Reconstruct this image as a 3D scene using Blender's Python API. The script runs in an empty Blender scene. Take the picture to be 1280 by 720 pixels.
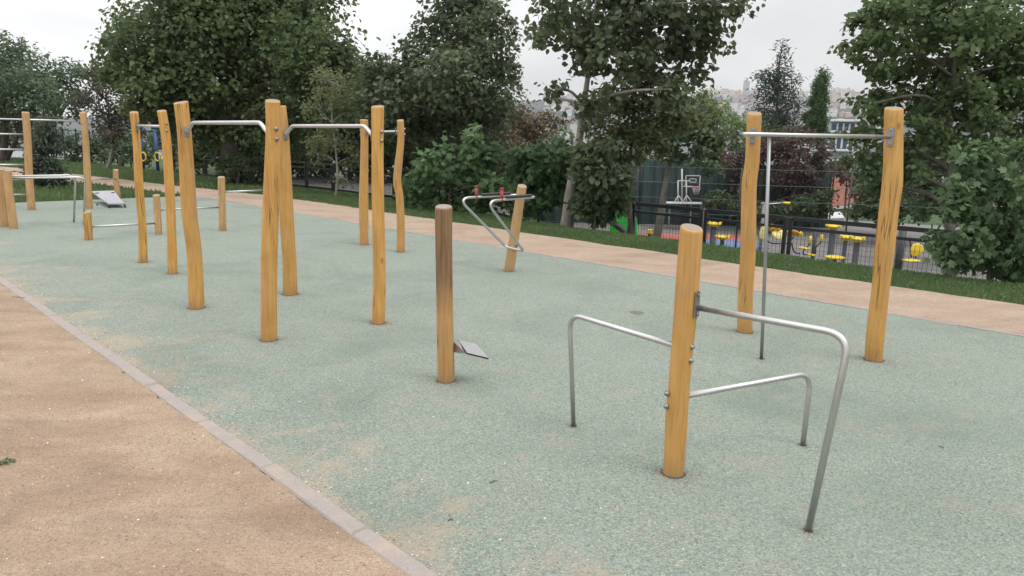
import bpy, math, random
import numpy as np
from mathutils import Vector, Matrix, noise as mnoise

S = bpy.context.scene
COL = S.collection
# ------------------------------------------------------------------ camera model
F = 900.0; HC = 1.95; SLOPE = 0.02; YH = 175.0
ROLL = math.atan(SLOPE); PITCH = math.atan((360 - YH) * math.cos(ROLL) / F)

def ray(x, y):
    u = x - 640; v = 360 - y
    uu = u * math.cos(ROLL) - v * math.sin(ROLL); vv = u * math.sin(ROLL) + v * math.cos(ROLL)
    return Vector((uu, F * math.cos(PITCH) + vv * math.sin(PITCH), -F * math.sin(PITCH) + vv * math.cos(PITCH)))
CAM = Vector((0, 0, HC))
def G(x, y, z=0.0):
    d = ray(x, y); return CAM + d * ((z - HC) / d.z)
def P(x, y, Y):
    d = ray(x, y); return CAM + d * (Y / d.y)
R2 = math.sqrt(.5)
def UV(u, v, z=0.0):
    return Vector(((u + v) * R2, (v - u) * R2, z))
def uv_of(p):
    return (p.x - p.y) * R2, (p.x + p.y) * R2

cd = bpy.data.cameras.new('camera'); cam = bpy.data.objects.new('camera', cd); COL.objects.link(cam)
cd.sensor_width = 36; cd.lens = 36 * F / 1280; cd.clip_start = .05; cd.clip_end = 9000
cam.matrix_world = Matrix.Translation(CAM) @ Matrix.Rotation(math.pi / 2 - PITCH, 4, 'X') @ Matrix.Rotation(ROLL, 4, 'Z')
S.camera = cam

def ss(a, b, x):
    t = min(1, max(0, (x - a) / (b - a))); return t * t * (3 - 2 * t)

def terr(x, y):
    u, v = (x - y) * R2, (x + y) * R2
    n = mnoise.noise(Vector((x * .25, y * .25, 0))) * .05
    r = ss(-2, 2, x)                      # right side drops lower than the left
    zt = -.35 - 2.65 * r
    zf = -.45 - .5 * r
    z = -.03
    if v > 11.0:
        z = -.03 + .01 * ss(11.05, 12.3, v) - .05 * ss(11.6, 12.8, v) + n * ss(11.2, 12.5, v)
        z += (zf + .07) * ss(12.6, 17.0, v)
        z += (zt - zf) * ss(17.6, 20.8, v)
        z -= 1.6 * ss(66, 80, v)
        z -= 26 * ss(78, 320, v)
    if v < 1.7: z += 0
    if u < -25 : z += n * ss(25, 30, -u) * 1.5 * (1 if v < 11 else 0) * ss(6, 7, abs(v - 9.5))
    z -= 26 * ss(62, 300, -u) * (1 if v < 68 else (1 - ss(68, 300, v)))
    z -= 10 * ss(40, 200, -v)
    return z

# ------------------------------------------------------------------ materials
class NT:
    def __init__(s, name):
        s.m = bpy.data.materials.new(name); s.m.use_nodes = True; s.t = s.m.node_tree; s.n = s.t.nodes
        s.b = s.n['Principled BSDF']; s.out = s.n['Material Output']
    def new(s, typ, **kw):
        n = s.n.new(typ)
        for k, v in kw.items():
            if k.startswith('i_'):
                key = k[2:]; key = int(key) if key.isdigit() else key.replace('_', ' ')
                n.inputs[key].default_value = v
            else: setattr(n, k, v)
        return n
    def l(s, a, b): s.t.links.new(a, b)
    def coord(s, kind='Object', scale=(1, 1, 1), rot=(0, 0, 0)):
        if kind == 'Position': o = s.new('ShaderNodeNewGeometry').outputs['Position']
        else: o = s.new('ShaderNodeTexCoord').outputs[kind]
        m = s.new('ShaderNodeMapping'); m.inputs['Scale'].default_value = scale; m.inputs['Rotation'].default_value = rot
        s.l(o, m.inputs[0]); return m.outputs[0]
    def noise(s, vec, scale, detail=3, rough=.5, dist=0):
        n = s.new('ShaderNodeTexNoise'); n.inputs['Scale'].default_value = scale; n.inputs['Detail'].default_value = detail
        n.inputs['Roughness'].default_value = rough; n.inputs['Distortion'].default_value = dist
        s.l(vec, n.inputs['Vector']); return n.outputs['Fac']
    def ramp(s, fac, stops, interp='LINEAR'):
        r = s.new('ShaderNodeValToRGB'); r.color_ramp.interpolation = interp; e = r.color_ramp.elements
        while len(e) < len(stops): e.new(.5)
        for q, (p, c) in zip(e, stops):
            q.position = p; q.color = (c, c, c, 1) if isinstance(c, (int, float)) else (*c, 1)
        s.l(fac, r.inputs[0]); return r.outputs[0]
    def mix(s, f, a, b, mode='MIX'):
        m = s.new('ShaderNodeMix', data_type='RGBA', blend_type=mode)
        for ix, v in ((0, f), (6, a), (7, b)):
            sock = m.inputs[ix]
            if hasattr(v, 'is_output'): s.l(v, sock)
            elif isinstance(v, (int, float)): sock.default_value = v if ix == 0 else (v, v, v, 1)
            else: sock.default_value = (*v, 1)
        return m.outputs[2]
    def math(s, op, a, b=None):
        m = s.new('ShaderNodeMath', operation=op)
        for i, v in enumerate((a, b)):
            if v is None: continue
            if hasattr(v, 'is_output'): s.l(v, m.inputs[i])
            else: m.inputs[i].default_value = v
        return m.outputs[0]
    def bump(s, h, strength, dist=.01):
        b = s.new('ShaderNodeBump'); b.inputs['Strength'].default_value = strength; b.inputs['Distance'].default_value = dist
        s.l(h, b.inputs['Height']); s.l(b.outputs[0], s.b.inputs['Normal']); return b
    def col(s, c):
        if hasattr(c, 'is_output'): s.l(c, s.b.inputs['Base Color'])
        else: s.b.inputs['Base Color'].default_value = (*c, 1)
    def rough(s, r):
        if hasattr(r, 'is_output'): s.l(r, s.b.inputs['Roughness'])
        else: s.b.inputs['Roughness'].default_value = r
    def vcoord(s):   # distance across the strips of ground
        g = s.new('ShaderNodeNewGeometry').outputs['Position']
        d = s.new('ShaderNodeVectorMath', operation='DOT_PRODUCT'); s.l(g, d.inputs[0]); d.inputs[1].default_value = (R2, R2, 0)
        return d.outputs['Value']

def m_plain(name, c, rough=.6, metal=0, var=.12, scale=6, bump=0.0):
    t = NT(name); v = t.coord('Object'); n = t.noise(v, scale, 4, .6)
    t.col(t.mix(n, tuple(k * (1 - var) for k in c), tuple(min(1, k * (1 + var)) for k in c)))
    t.rough(t.ramp(n, [(0, max(.05, rough - .12)), (1, min(1, rough + .12))])); t.b.inputs['Metallic'].default_value = metal
    if bump: t.bump(n, bump)
    return t.m

def m_wood(name, base, dark, pale, weathered=0):
    t = NT(name)
    oi = t.new('ShaderNodeObjectInfo').outputs['Random']
    tc = t.new('ShaderNodeTexCoord').outputs['Object']
    off = t.new('ShaderNodeVectorMath', operation='SCALE'); off.inputs[0].default_value = (7.3, 3.1, 11.7); t.l(oi, off.inputs['Scale'])
    ad = t.new('ShaderNodeVectorMath', operation='ADD'); t.l(tc, ad.inputs[0]); t.l(off.outputs[0], ad.inputs[1])
    def mp(sc):
        m = t.new('ShaderNodeMapping'); m.inputs['Scale'].default_value = sc; t.l(ad.outputs[0], m.inputs[0]); return m.outputs[0]
    g1 = t.noise(mp((1, 1, .05)), 42, 5, .65, .4)       # fine grain
    g2 = t.noise(mp((1, 1, .16)), 9, 4, .6, .8)         # broad streaks
    g3 = t.noise(mp((1, 1, 1)), 2.2, 3, .5)             # blotches
    c = t.mix(t.ramp(g2, [(.3, 0.), (.7, 1.)]), base, pale)
    c = t.mix(t.math('MULTIPLY', t.ramp(g1, [(.45, 0.), (.7, 1.)]), .42), c, dark)
    c = t.mix(t.math('MULTIPLY', oi, .45), c, tuple(k * .7 + .045 for k in base))
    g4 = t.noise(mp((1, 1, .03)), 85, 3, .6); c = t.mix(t.math('MULTIPLY', t.ramp(g4, [(.5, 0.), (.7, 1.)]), .4), c, dark)
    c = t.mix(t.math('MULTIPLY', t.ramp(g3, [(.5, 0.), (.8, 1.)]), .45), c, tuple(k * .55 for k in base))
    # knots
    vo = t.new('ShaderNodeTexVoronoi'); vo.inputs['Scale'].default_value = 3.6; vo.inputs['Randomness'].default_value = 1
    t.l(mp((1, 1, .62)), vo.inputs['Vector'])
    kn = t.ramp(vo.outputs['Distance'], [(.0, 1.), (.045, .8), (.1, 0.)])
    c = t.mix(t.math('MULTIPLY', kn, .55), c, tuple(k * .35 for k in dark))
    # drying cracks
    ck = t.noise(mp((1, 1, .035)), 16, 2, .5, .3)
    cr = t.ramp(ck, [(.487, 0.), (.5, 1.), (.513, 0.)])
    gate = t.ramp(t.noise(mp((1, 1, .4)), 3, 2), [(.5, 0.), (.6, 1.)])
    crk = t.math('MULTIPLY', cr, gate)
    c = t.mix(t.math('MULTIPLY', crk, .8), c, tuple(k * .3 for k in dark))
    gyz = t.ramp(t.noise(mp((1, 1, .22)), 5, 5, .7, .5), [(.52, 0.), (.72, 1.)]); c = t.mix(t.math('MULTIPLY', gyz, t.math('MULTIPLY', oi, .5)), c, (.33, .25, .17))
    # splash dirt near the ground
    sx = t.new('ShaderNodeSeparateXYZ'); t.l(tc, sx.inputs[0])
    zn = t.math('ADD', sx.outputs['Z'], t.math('MULTIPLY', g3, .12))
    c = t.mix(t.math('MULTIPLY', t.ramp(zn, [(.05, 1.), (.2, 0.)]), .35), c, (.16, .12, .09))
    if weathered:
        zz = t.math('ADD', sx.outputs['Z'], t.math('MULTIPLY', t.math('SUBTRACT', g2, .5), .35))
        w = t.ramp(zz, [(.58, 0.), (.84, 1.)])
        wc = t.mix(t.ramp(g1, [(.35, 0.), (.7, 1.)]), (.25, .155, .085), (.09, .055, .034))
        c = t.mix(t.math('MULTIPLY', w, .88), c, wc)
    t.col(c)
    t.rough(t.ramp(g2, [(.3, .5), (.8, .72)]))
    t.b.inputs['Specular IOR Level'].default_value = .3
    h = t.math('SUBTRACT', t.math('ADD', g1, t.math('MULTIPLY', g2, .8)), t.math('MULTIPLY', crk, 1.5))
    t.bump(h, .6, .006)
    return t.m

WOOD = m_wood('honey_wood', (.54, .28, .065), (.27, .12, .035), (.65, .38, .12))
WOODF = m_wood('faded_wood', (.48, .285, .12), (.24, .135, .065), (.56, .36, .18))
WOODW = m_wood('weathered_wood', (.48, .26, .085), (.22, .11, .045), (.55, .33, .125), 1)
t = NT('end_grain'); v = t.coord('Object'); n = t.noise(v, 30, 5, .7)
wv = t.new('ShaderNodeTexVoronoi'); wv.inputs['Scale'].default_value = 60; t.l(v, wv.inputs['Vector'])
t.col(t.mix(n, (.17, .13, .10), (.38, .32, .26))); t.rough(.85); t.bump(n, .5, .004); ENDG = t.m

t = NT('brushed_steel'); v = t.coord('Object', (1, 1, .3)); n = t.noise(v, 40, 4, .7); n2 = t.noise(t.coord('Object'), 5, 3)
t.col(t.mix(n2, (.47, .46, .46), (.64, .635, .64))); t.b.inputs['Metallic'].default_value = 1
t.rough(t.ramp(n, [(.3, .3), (.7, .5)])); t.bump(n, .05, .001); STEEL = t.m
STEEL2 = m_plain('dull_steel', (.33, .33, .33), .5, 1, .15, 8)
BOLT = m_plain('bolt_steel', (.30, .29, .29), .4, 1)
REDG = m_plain('red_rubber', (.33, .05, .05), .6)
PADD = m_plain('black_pad', (.02, .022, .022), .55)
PLATE = m_plain('grey_plate', (.30, .30, .31), .45, 0, .2, 30)
BOARD = m_plain('board_laminate', (.33, .33, .36), .5, 0, .1, 4)
BLACKM = m_plain('black_metal', (.018, .02, .022), .45)
DARKM = m_plain('dark_metal', (.035, .038, .045), .5)
YEL = m_plain('yellow_plastic', (.72, .52, .03), .4, 0, .1, 3)
YELO = m_plain('orange_plastic', (.70, .34, .02), .4, 0, .1, 3)
PYEL = m_plain('faded_yellow_plastic', (.75, .66, .24), .5, 0, .1, 3)
BLUEM = m_plain('blue_metal', (.03, .09, .25), .5)
WHITEM = m_plain('white_paint', (.5, .5, .5), .6)
WIREM = m_plain('teal_wire', (.08, .16, .14), .5)

# rubber granulate
t = NT('rubber_granulate'); pos = t.coord('Position')
vo = t.new('ShaderNodeTexVoronoi'); vo.inputs['Scale'].default_value = 125; t.l(pos, vo.inputs['Vector'])
sc = t.new('ShaderNodeSeparateColor'); t.l(vo.outputs['Color'], sc.inputs[0])
gr = t.ramp(sc.outputs[0], [(0, (.05, .065, .06)), (.2, (0.148, 0.182, 0.165)), (.55, (0.234, 0.281, 0.253)), (.8, (0.327, 0.369, 0.336)), (.93, (.50, .50, .45)), (1, (.36, .25, .2))], 'LINEAR')
far = t.noise(pos, .9, 4, .6)
gr = t.mix(t.math('MULTIPLY', t.ramp(far, [(.35, 0.), (.7, 1.)]), .5), gr, t.mix(.5, gr, (0.306, 0.337, 0.317)))
mid = t.noise(pos, 52, 5, .8)
gr = t.mix(.5, gr, t.ramp(mid, [(.3, (0.095, 0.12, 0.108)), (.5, (0.237, 0.282, 0.256)), (.72, (0.414, 0.446, 0.414))]), 'MIX')
# sandy dust trodden over it, thickest along the near kerb
vv = t.vcoord()
edge = t.ramp(t.math('DIVIDE', t.math('SUBTRACT', vv, 1.8), 6.0), [(0, 1.), (.035, .74), (.11, .42), (.2, .24), (.5, .2), (1, .17)])
pn = t.noise(pos, 1.9, 6, .68, .6)
dust = t.ramp(t.math('ADD', pn, t.math('MULTIPLY', edge, .32)), [(.68, 0.), (.78, .5), (.92, 1.)])
spk = t.ramp(t.noise(pos, 75, 3, .7), [(.35, .25), (.62, 1.)])
c = t.mix(t.math('MULTIPLY', dust, spk), gr, (.46, .345, .275))
dark_patch = t.ramp(t.noise(pos, .6, 4, .55, .7), [(.5, 0.), (.72, 1.)])  # broad irregular darker patches
c = t.mix(t.math('MULTIPLY', dark_patch, .42), c, (.12, .155, .14))
pk = t.ramp(t.noise(pos, 2.6, 5, .7, .4), [(.54, 0.), (.7, 1.)]); c = t.mix(t.math('MULTIPLY', pk, .3), c, (.40, .315, .28))
bits = t.new('ShaderNodeTexVoronoi'); bits.inputs['Scale'].default_value = 9; t.l(pos, bits.inputs['Vector'])
c = t.mix(t.ramp(bits.outputs['Distance'], [(0, .8), (.035, .8), (.05, 0.)]), c, (.1, .08, .06))
c = t.mix(1.0, c, (1.0, 1.0, .945), 'MULTIPLY')
t.col(c); t.rough(.9); t.b.inputs['Specular IOR Level'].default_value = .15
hh = t.math('ADD', t.math('MULTIPLY', vo.outputs['Distance'], -1.0), t.math('MULTIPLY', mid, 2.2))
t.bump(hh, .75, .006); PAD = t.m

# sandy gravel
def m_sand(name, a, b, cc, fine=150):
    t = NT(name); pos = t.coord('Position')
    n1 = t.noise(t.coord('Position', (.5, 1.1, 1), (0, 0, .5)), 1.7, 7, .62, .7); n2 = t.noise(pos, fine, 4, .75); n3 = t.noise(pos, 9, 6, .75)
    c = t.mix(t.ramp(n1, [(.3, 0.), (.7, 1.)]), a, b)
    c = t.mix(t.math('MULTIPLY', t.ramp(n3, [(.48, 0.), (.72, 1.)]), .5), c, cc)
    vo = t.new('ShaderNodeTexVoronoi'); vo.inputs['Scale'].default_value = 130; t.l(pos, vo.inputs['Vector'])
    sc = t.new('ShaderNodeSeparateColor'); t.l(vo.outputs['Color'], sc.inputs[0])
    sp = t.ramp(sc.outputs[0], [(0, (.5, .46, .42)), (.12, (.78, .76, .74)), (.5, (1, 1, 1)), (.9, (1.12, 1.12, 1.1)), (1, (1.35, 1.35, 1.38))])
    c = t.mix(.7, c, sp, 'MULTIPLY')
    c = t.mix(t.ramp(n2, [(.3, .35), (.6, 0.)]), c, (.17, .12, .085))
    # darker, gritty hollows
    gt = t.ramp(t.noise(t.coord('Position', (.55, 1, 1), (0, 0, .9)), 1.3, 5, .65, .8), [(.5, 0.), (.66, 1.)])
    c = t.mix(t.math('MULTIPLY', gt, .38), c, (.22, .165, .13))
    c = t.mix(1.0, c, (.95, .95, .915), 'MULTIPLY')
    t.col(c); t.rough(.95); t.b.inputs['Specular IOR Level'].default_value = .1
    t.bump(t.math('ADD', t.math('ADD', n2, t.math('MULTIPLY', n3, 1.3)), t.math('MULTIPLY', vo.outputs['Distance'], -1.2)), .8, .008); return t.m
SAND = m_sand('sandy_gravel', (.34, .24, .175), (.54, .415, .325), (.42, .30, .22))
SANDF = m_sand('pale_sand', (.44, .33, .265), (.53, .42, .345), (.40, .29, .225), 70)

t = NT('kerb_concrete'); pos = t.coord('Position'); n = t.noise(pos, 7, 6, .7); n2 = t.noise(pos, 90, 3, .7)
c = t.mix(n, (.26, .23, .215), (.37, .33, .305)); c = t.mix(t.ramp(n2, [(.35, .4), (.6, 0.)]), c, (.2, .16, .14))
c = t.mix(t.ramp(t.noise(pos, 3.1, 5, .7), [(.5, 0.), (.7, .55)]), c, (.42, .315, .24))
t.col(c); t.rough(.9); t.bump(n2, .5, .004); KERB = t.m

t = NT('turf_soil'); pos = t.coord('Position'); n = t.noise(pos, 3, 6, .7); n2 = t.noise(pos, 60, 4, .8)
c = t.mix(t.ramp(n, [(.3, 0.), (.7, 1.)]), (.035, .075, .018), (.07, .13, .03))
c = t.mix(t.ramp(n2, [(.35, .7), (.65, 0.)]), c, (.012, .022, .008))
t.col(c); t.rough(.9); t.bump(n2, 1, .03); TURF = t.m

t = NT('grey_paving'); pos = t.coord('Position'); n = t.noise(pos, 2, 5, .6)
br = t.new('ShaderNodeTexBrick'); br.inputs['Scale'].default_value = 2.5; t.l(pos, br.inputs['Vector'])
br.inputs['Color1'].default_value = (.15, .14, .138, 1); br.inputs['Color2'].default_value = (.19, .178, .172, 1); br.inputs['Mortar'].default_value = (.08, .075, .07, 1)
br.inputs['Mortar Size'].default_value = .02
t.col(t.mix(.4, br.outputs['Color'], t.mix(n, (.11, .105, .10), (.2, .19, .185)))); t.rough(.85); PAVE = t.m
COURTR = m_plain('court_red', (.36, .09, .075), .8, 0, .15, 2)
COURTB = m_plain('court_blue', (.11, .17, .32), .8, 0, .15, 2)

def m_leaf(name, c1, c2, c3, trans=.25, rough=.5):
    def ds(c):
        g = sum(c) / 3; return tuple((k * .84 + g * .16) * 1.6 for k in c)
    c1, c2, c3 = ds(c1), ds(c2), ds(c3)
    t = NT(name)
    a = t.new('ShaderNodeAttribute', attribute_name='tint'); sc = t.new('ShaderNodeSeparateColor'); t.l(a.outputs['Color'], sc.inputs[0])
    c = t.ramp(sc.outputs[0], [(0, c1), (.5, c2), (1, c3)])
    n = t.noise(t.coord('Object'), 25, 2)
    c = t.mix(t.math('MULTIPLY', n, .3), c, tuple(k * .6 for k in c2))
    t.col(c); t.rough(rough); t.b.inputs['Specular IOR Level'].default_value = .22
    tr = t.new('ShaderNodeBsdfTranslucent'); t.l(t.mix(.5, c, tuple(min(1, k * 1.5) for k in c3)), tr.inputs['Color'])
    mx = t.new('ShaderNodeMixShader'); mx.inputs[0].default_value = trans + .1
    t.l(t.b.outputs[0], mx.inputs[1]); t.l(tr.outputs[0], mx.inputs[2]); t.l(mx.outputs[0], t.out.inputs[0]); return t.m
L_PLANE = m_leaf('leaf_plane', (.03, .052, .018), (.055, .088, .03), (.11, .14, .05))
L_BLUE = m_leaf('leaf_bluegreen', (.04, .065, .04), (.065, .10, .055), (.10, .14, .07))
L_DARK = m_leaf('leaf_dark', (.028, .045, .022), (.05, .08, .036), (.09, .115, .05))
L_BIG = m_leaf('leaf_broad', (.035, .05, .026), (.058, .082, .04), (.11, .14, .065), .2, .42)
L_FIG = m_leaf('leaf_fig', (.03, .06, .024), (.055, .105, .038), (.10, .17, .06), .2)
L_FIGG = m_leaf('leaf_fig_grey', (.04, .075, .032), (.065, .115, .048), (.12, .18, .075), .2)
L_OLIVE = m_leaf('leaf_olive', (.06, .075, .03), (.10, .125, .05), (.16, .18, .075), .3)
L_BROWN = m_leaf('leaf_brown', (.07, .055, .035), (.14, .09, .055), (.10, .11, .04), .2)
L_PLUM = m_leaf('leaf_plum', (.035, .022, .02), (.06, .035, .03), (.09, .06, .042), .15)
L_DUSK = m_leaf('leaf_dusky', (.04, .036, .026), (.065, .055, .038), (.07, .08, .04), .2)
L_CON = m_leaf('needle_grey', (.03, .045, .032), (.05, .07, .048), (.075, .09, .065), .1, .7)
L_CYP = m_leaf('needle_cypress', (.022, .045, .015), (.038, .072, .024), (.06, .10, .035), .1, .7)
L_CED = m_leaf('needle_cedar', (.018, .032, .022), (.03, .048, .034), (.05, .07, .05), .1, .7)
L_OLD = m_leaf('leaf_dull_olive', (.04, .052, .022), (.07, .088, .034), (.12, .14, .055), .2)
L_LIME = m_leaf('leaf_lime', (.05, .085, .02), (.09, .14, .03), (.15, .2, .05), .3)
L_RT = m_leaf('leaf_mulberry', (.034, .058, .02), (.058, .094, .032), (.105, .145, .052), .25)
GRASSM = m_leaf('grass_blade', (.04, .075, .02), (.065, .11, .032), (.11, .15, .058), .25, .6)

def m_bark(name, a, b, sc=6):
    t = NT(name); v = t.coord('Object', (1, 1, .35)); n = t.noise(v, sc, 6, .7, .4)
    t.col(t.mix(t.ramp(n, [(.3, 0.), (.7, 1.)]), a, b)); t.rough(.9); t.bump(n, .8, .02); return t.m
BARK_D = m_bark('bark_dark', (.045, .035, .028), (.13, .105, .085))
BARK_P = m_bark('bark_pale', (.15, .135, .115), (.34, .32, .28), 4)
BARK_G = m_bark('bark_grey', (.08, .07, .06), (.2, .18, .155))

# ------------------------------------------------------------------ object helpers
def tag(o, label=None, cat=None, group=None, kind=None):
    if label: o['label'] = label
    if cat: o['category'] = cat
    if group: o['group'] = group
    if kind: o['kind'] = kind
    return o
def thing(name, label, cat, loc, group=None, rz=0):
    o = bpy.data.objects.new(name, None); COL.objects.link(o); o.location = loc; o.rotation_euler = (0, 0, rz)
    o.empty_display_size = .2
    return tag(o, label, cat, group)

class MB:
    def __init__(s): s.v = []; s.f = []; s.mi = []; s.sm = []
    def add(s, vs, fs, mi=0, smooth=False):
        b = len(s.v); s.v += [tuple(q) for q in vs]
        for f in fs: s.f.append(tuple(b + i for i in f)); s.mi.append(mi); s.sm.append(smooth)
    def box(s, c, size, rot=None, mi=0, bev=0.0):
        c = Vector(c); hx, hy, hz = (k / 2 for k in size)
        if bev <= 0:
            vs = [Vector((x, y, z)) for z in (-hz, hz) for x, y in ((-hx, -hy), (hx, -hy), (hx, hy), (-hx, hy))]
            fs = [(3, 2, 1, 0), (4, 5, 6, 7), (0, 1, 5, 4), (1, 2, 6, 5), (2, 3, 7, 6), (3, 0, 4, 7)]
        else:
            b = min(bev, hx * .9, hy * .9, hz * .9); vs = []
            def ringp(x, y, z): return [Vector(q) for q in ((-x + b, -y, z), (x - b, -y, z), (x, -y + b, z), (x, y - b, z), (x - b, y, z), (-x + b, y, z), (-x, y - b, z), (-x, -y + b, z))]
            for z, k in ((-hz, b), (-hz + b, 0), (hz - b, 0), (hz, b)): vs += ringp(hx - k, hy - k, z)
            fs = [tuple(reversed(range(8))), tuple(range(24, 32))]
            for r in range(3):
                for i in range(8): fs.append((r * 8 + i, r * 8 + (i + 1) % 8, r * 8 + 8 + (i + 1) % 8, r * 8 + 8 + i))
        if rot is not None: vs = [rot @ q for q in vs]
        s.add([c + q for q in vs], fs, mi)
    def tube(s, path, r, n=12, mi=0, cap=True, capmi=None, smooth=True, rfun=None):
        pts = [Vector(p) for p in path]; rs = r if isinstance(r, (list, tuple)) else [r] * len(pts)
        m = len(pts); tang = []
        for i in range(m):
            a = pts[max(0, i - 1)]; b = pts[min(m - 1, i + 1)]; d = (b - a); tang.append(d.normalized() if d.length > 1e-9 else Vector((0, 0, 1)))
        t0 = tang[0]; up = Vector((1, 0, 0)) if abs(t0.x) < .8 else Vector((0, 1, 0))
        nx = (up - t0 * up.dot(t0)).normalized(); vs = []; fs = []
        for i in range(m):
            tt = tang[i]; nx = (nx - tt * nx.dot(tt)); nx = nx.normalized() if nx.length > 1e-6 else tt.orthogonal().normalized()
            ny = tt.cross(nx)
            for k in range(n):
                a = 2 * math.pi * k / n; rr = rs[i] * (rfun(i, k) if rfun else 1)
                vs.append(pts[i] + (nx * math.cos(a) + ny * math.sin(a)) * rr)
        for i in range(m - 1):
            for k in range(n):
                fs.append((i * n + k, i * n + (k + 1) % n, (i + 1) * n + (k + 1) % n, (i + 1) * n + k))
        s.add(vs, fs, mi, smooth)
        if cap:
            b = len(s.v) - len(vs)
            s.f.append(tuple(b + k for k in reversed(range(n)))); s.mi.append(mi); s.sm.append(False)
            s.f.append(tuple(b + (m - 1) * n + k for k in range(n))); s.mi.append(mi if capmi is None else capmi); s.sm.append(False)
    def lathe(s, c, prof, n=20, mi=0, axis=None, smooth=True):
        c = Vector(c); q = Vector((0, 0, 1)).rotation_difference(Vector(axis).normalized()).to_matrix() if axis is not None else Matrix.Identity(3)
        vs = []; fs = []
        for (r, z) in prof:
            for k in range(n):
                a = 2 * math.pi * k / n; vs.append(c + q @ Vector((r * math.cos(a), r * math.sin(a), z)))
        for i in range(len(prof) - 1):
            for k in range(n): fs.append((i * n + k, i * n + (k + 1) % n, (i + 1) * n + (k + 1) % n, (i + 1) * n + k))
        fs.append(tuple(reversed(range(n)))); fs.append(tuple((len(prof) - 1) * n + k for k in range(n)))
        s.add(vs, fs, mi, smooth)
    def build(s, name, mats, parent=None):
        me = bpy.data.meshes.new(name); root = parent
        while root is not None and root.parent is not None: root = root.parent
        v = s.v
        if root is not None and not getattr(s, 'local', False):
            L = root.location; v = [(q[0] - L.x, q[1] - L.y, q[2] - L.z) for q in v]
        me.from_pydata(v, [], s.f)
        if not isinstance(mats, (list, tuple)): mats = [mats]
        for m in mats: me.materials.append(m)
        me.polygons.foreach_set('material_index', s.mi); me.polygons.foreach_set('use_smooth', s.sm); me.update()
        o = bpy.data.objects.new(name, me); COL.objects.link(o)
        if parent is not None: o.parent = parent
        return o
def LMB():
    m = MB(); m.local = True; return m
def struct(name, mb, mats):
    o = mb.build(name, mats); o['kind'] = 'structure'; return o
def copy_tree(o, parent=None):
    c = o.copy(); COL.objects.link(c); c.parent = parent
    for ch in list(o.children): copy_tree(ch, c)
    return c

def fillet(pts, rad, n=8):
    pts = [Vector(p) for p in pts]; out = [pts[0]]
    for i in range(1, len(pts) - 1):
        a, b, c = pts[i - 1], pts[i], pts[i + 1]; r = rad[i - 1] if isinstance(rad, (list, tuple)) else rad
        d1 = (a - b); d2 = (c - b); k = min(r, d1.length * .49, d2.length * .49); p1 = b + d1.normalized() * k; p2 = b + d2.normalized() * k
        for j in range(n + 1):
            t = j / n; out.append(p1 * (1 - t) ** 2 + b * 2 * t * (1 - t) + p2 * t ** 2)
    out.append(pts[-1]); return out
def resample(pts, n):
    # catmull-rom through control points of (Vector, radius)
    out = []; m = len(pts) - 1
    for i in range(n):
        t = i / (n - 1) * m; k = min(int(t), m - 1); f = t - k
        p0, p1, p2, p3 = (pts[max(0, min(m, k + j))] for j in (-1, 0, 1, 2))
        def cr(a, b, c, d): return .5 * ((2 * b) + (c - a) * f + (2 * a - 5 * b + 4 * c - d) * f * f + (3 * b - a - 3 * c + d) * f ** 3)
        out.append((cr(p0[0], p1[0], p2[0], p3[0]), cr(p0[1], p1[1], p2[1], p3[1])))
    return out

def post_mb(ctrl, Y, seed=0, endtilt=None):
    """ctrl: (px, py, width px) from top to bottom; stands at depth Y"""
    rnd = random.Random(seed); cs = [(P(x, y, Y), w / 2 / F * Y * 1.02) for x, y, w in reversed(ctrl)]
    cs[0][0].z = 0
    pr = resample(cs, 30); d = (pr[1][0] - pr[0][0]).normalized()
    pr = [(pr[0][0] - d * .08, pr[0][1])] + pr
    ph = [rnd.uniform(0, 6.28) for _ in range(6)]
    def rf(i, k):
        a = 2 * math.pi * k / 22; z = i * .12
        return 1 + .022 * math.sin(a * 2 + ph[0] + z) + .016 * math.sin(a * 3 + ph[1] - z * 1.7) + .013 * math.sin(z * 3.1 + ph[2] + a)
    path = [p for p, r in pr]; rs = [r for p, r in pr]
    dt = (path[-1] - path[-2]).normalized(); top = path[-1]; r = rs[-1]
    path[-1] = top - dt * r * .14
    path.append(top); rs.append(r * .90)
    mb = MB(); mb.tube(path, rs, 22, 0, True, 1, True, rf)
    nv = len(mb.v); c0 = path[-1]; et = endtilt if endtilt is not None else rnd.uniform(.05, .3); ex = rnd.uniform(-.12, .12)
    for j in range(nv - 44, nv):
        q = mb.v[j]; mb.v[j] = (q[0], q[1], q[2] + et * (q[1] - c0.y) + ex * (q[0] - c0.x))
    return mb, Vector((cs[-1][0])), r

def add_post(root, ctrl, Y, seed, mat=WOOD, name='post', tilt=None):
    mb, top, r = post_mb(ctrl, Y, seed, tilt); return mb.build(name, [mat, ENDG], root)
def bolt(root, p, d, r=.012):
    mb = MB(); d = Vector(d).normalized(); mb.lathe(Vector(p) - d * .002, [(r * 1.7, 0), (r * 1.7, .003), (r, .004), (r, .014), (r * .6, .018)], 10, 0, d)
    return mb.build('bolt', BOLT, root)
def bracket(root, p, d, w=.045, h=.13):
    d = Vector(d).normalized(); q = Matrix.Rotation(math.atan2(d.y, d.x), 3, 'Z')
    mb = MB(); mb.box(Vector(p) + d * .004, (.008, w, h), q, 0, .003)
    for s in (-1, 1): mb.lathe(Vector(p) + d * .008 + Vector((0, 0, s * h * .36)), [(.009, 0), (.009, .006), (.006, .009)], 8, 0, d)
    return mb.build('bracket', BOLT, root)

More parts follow.
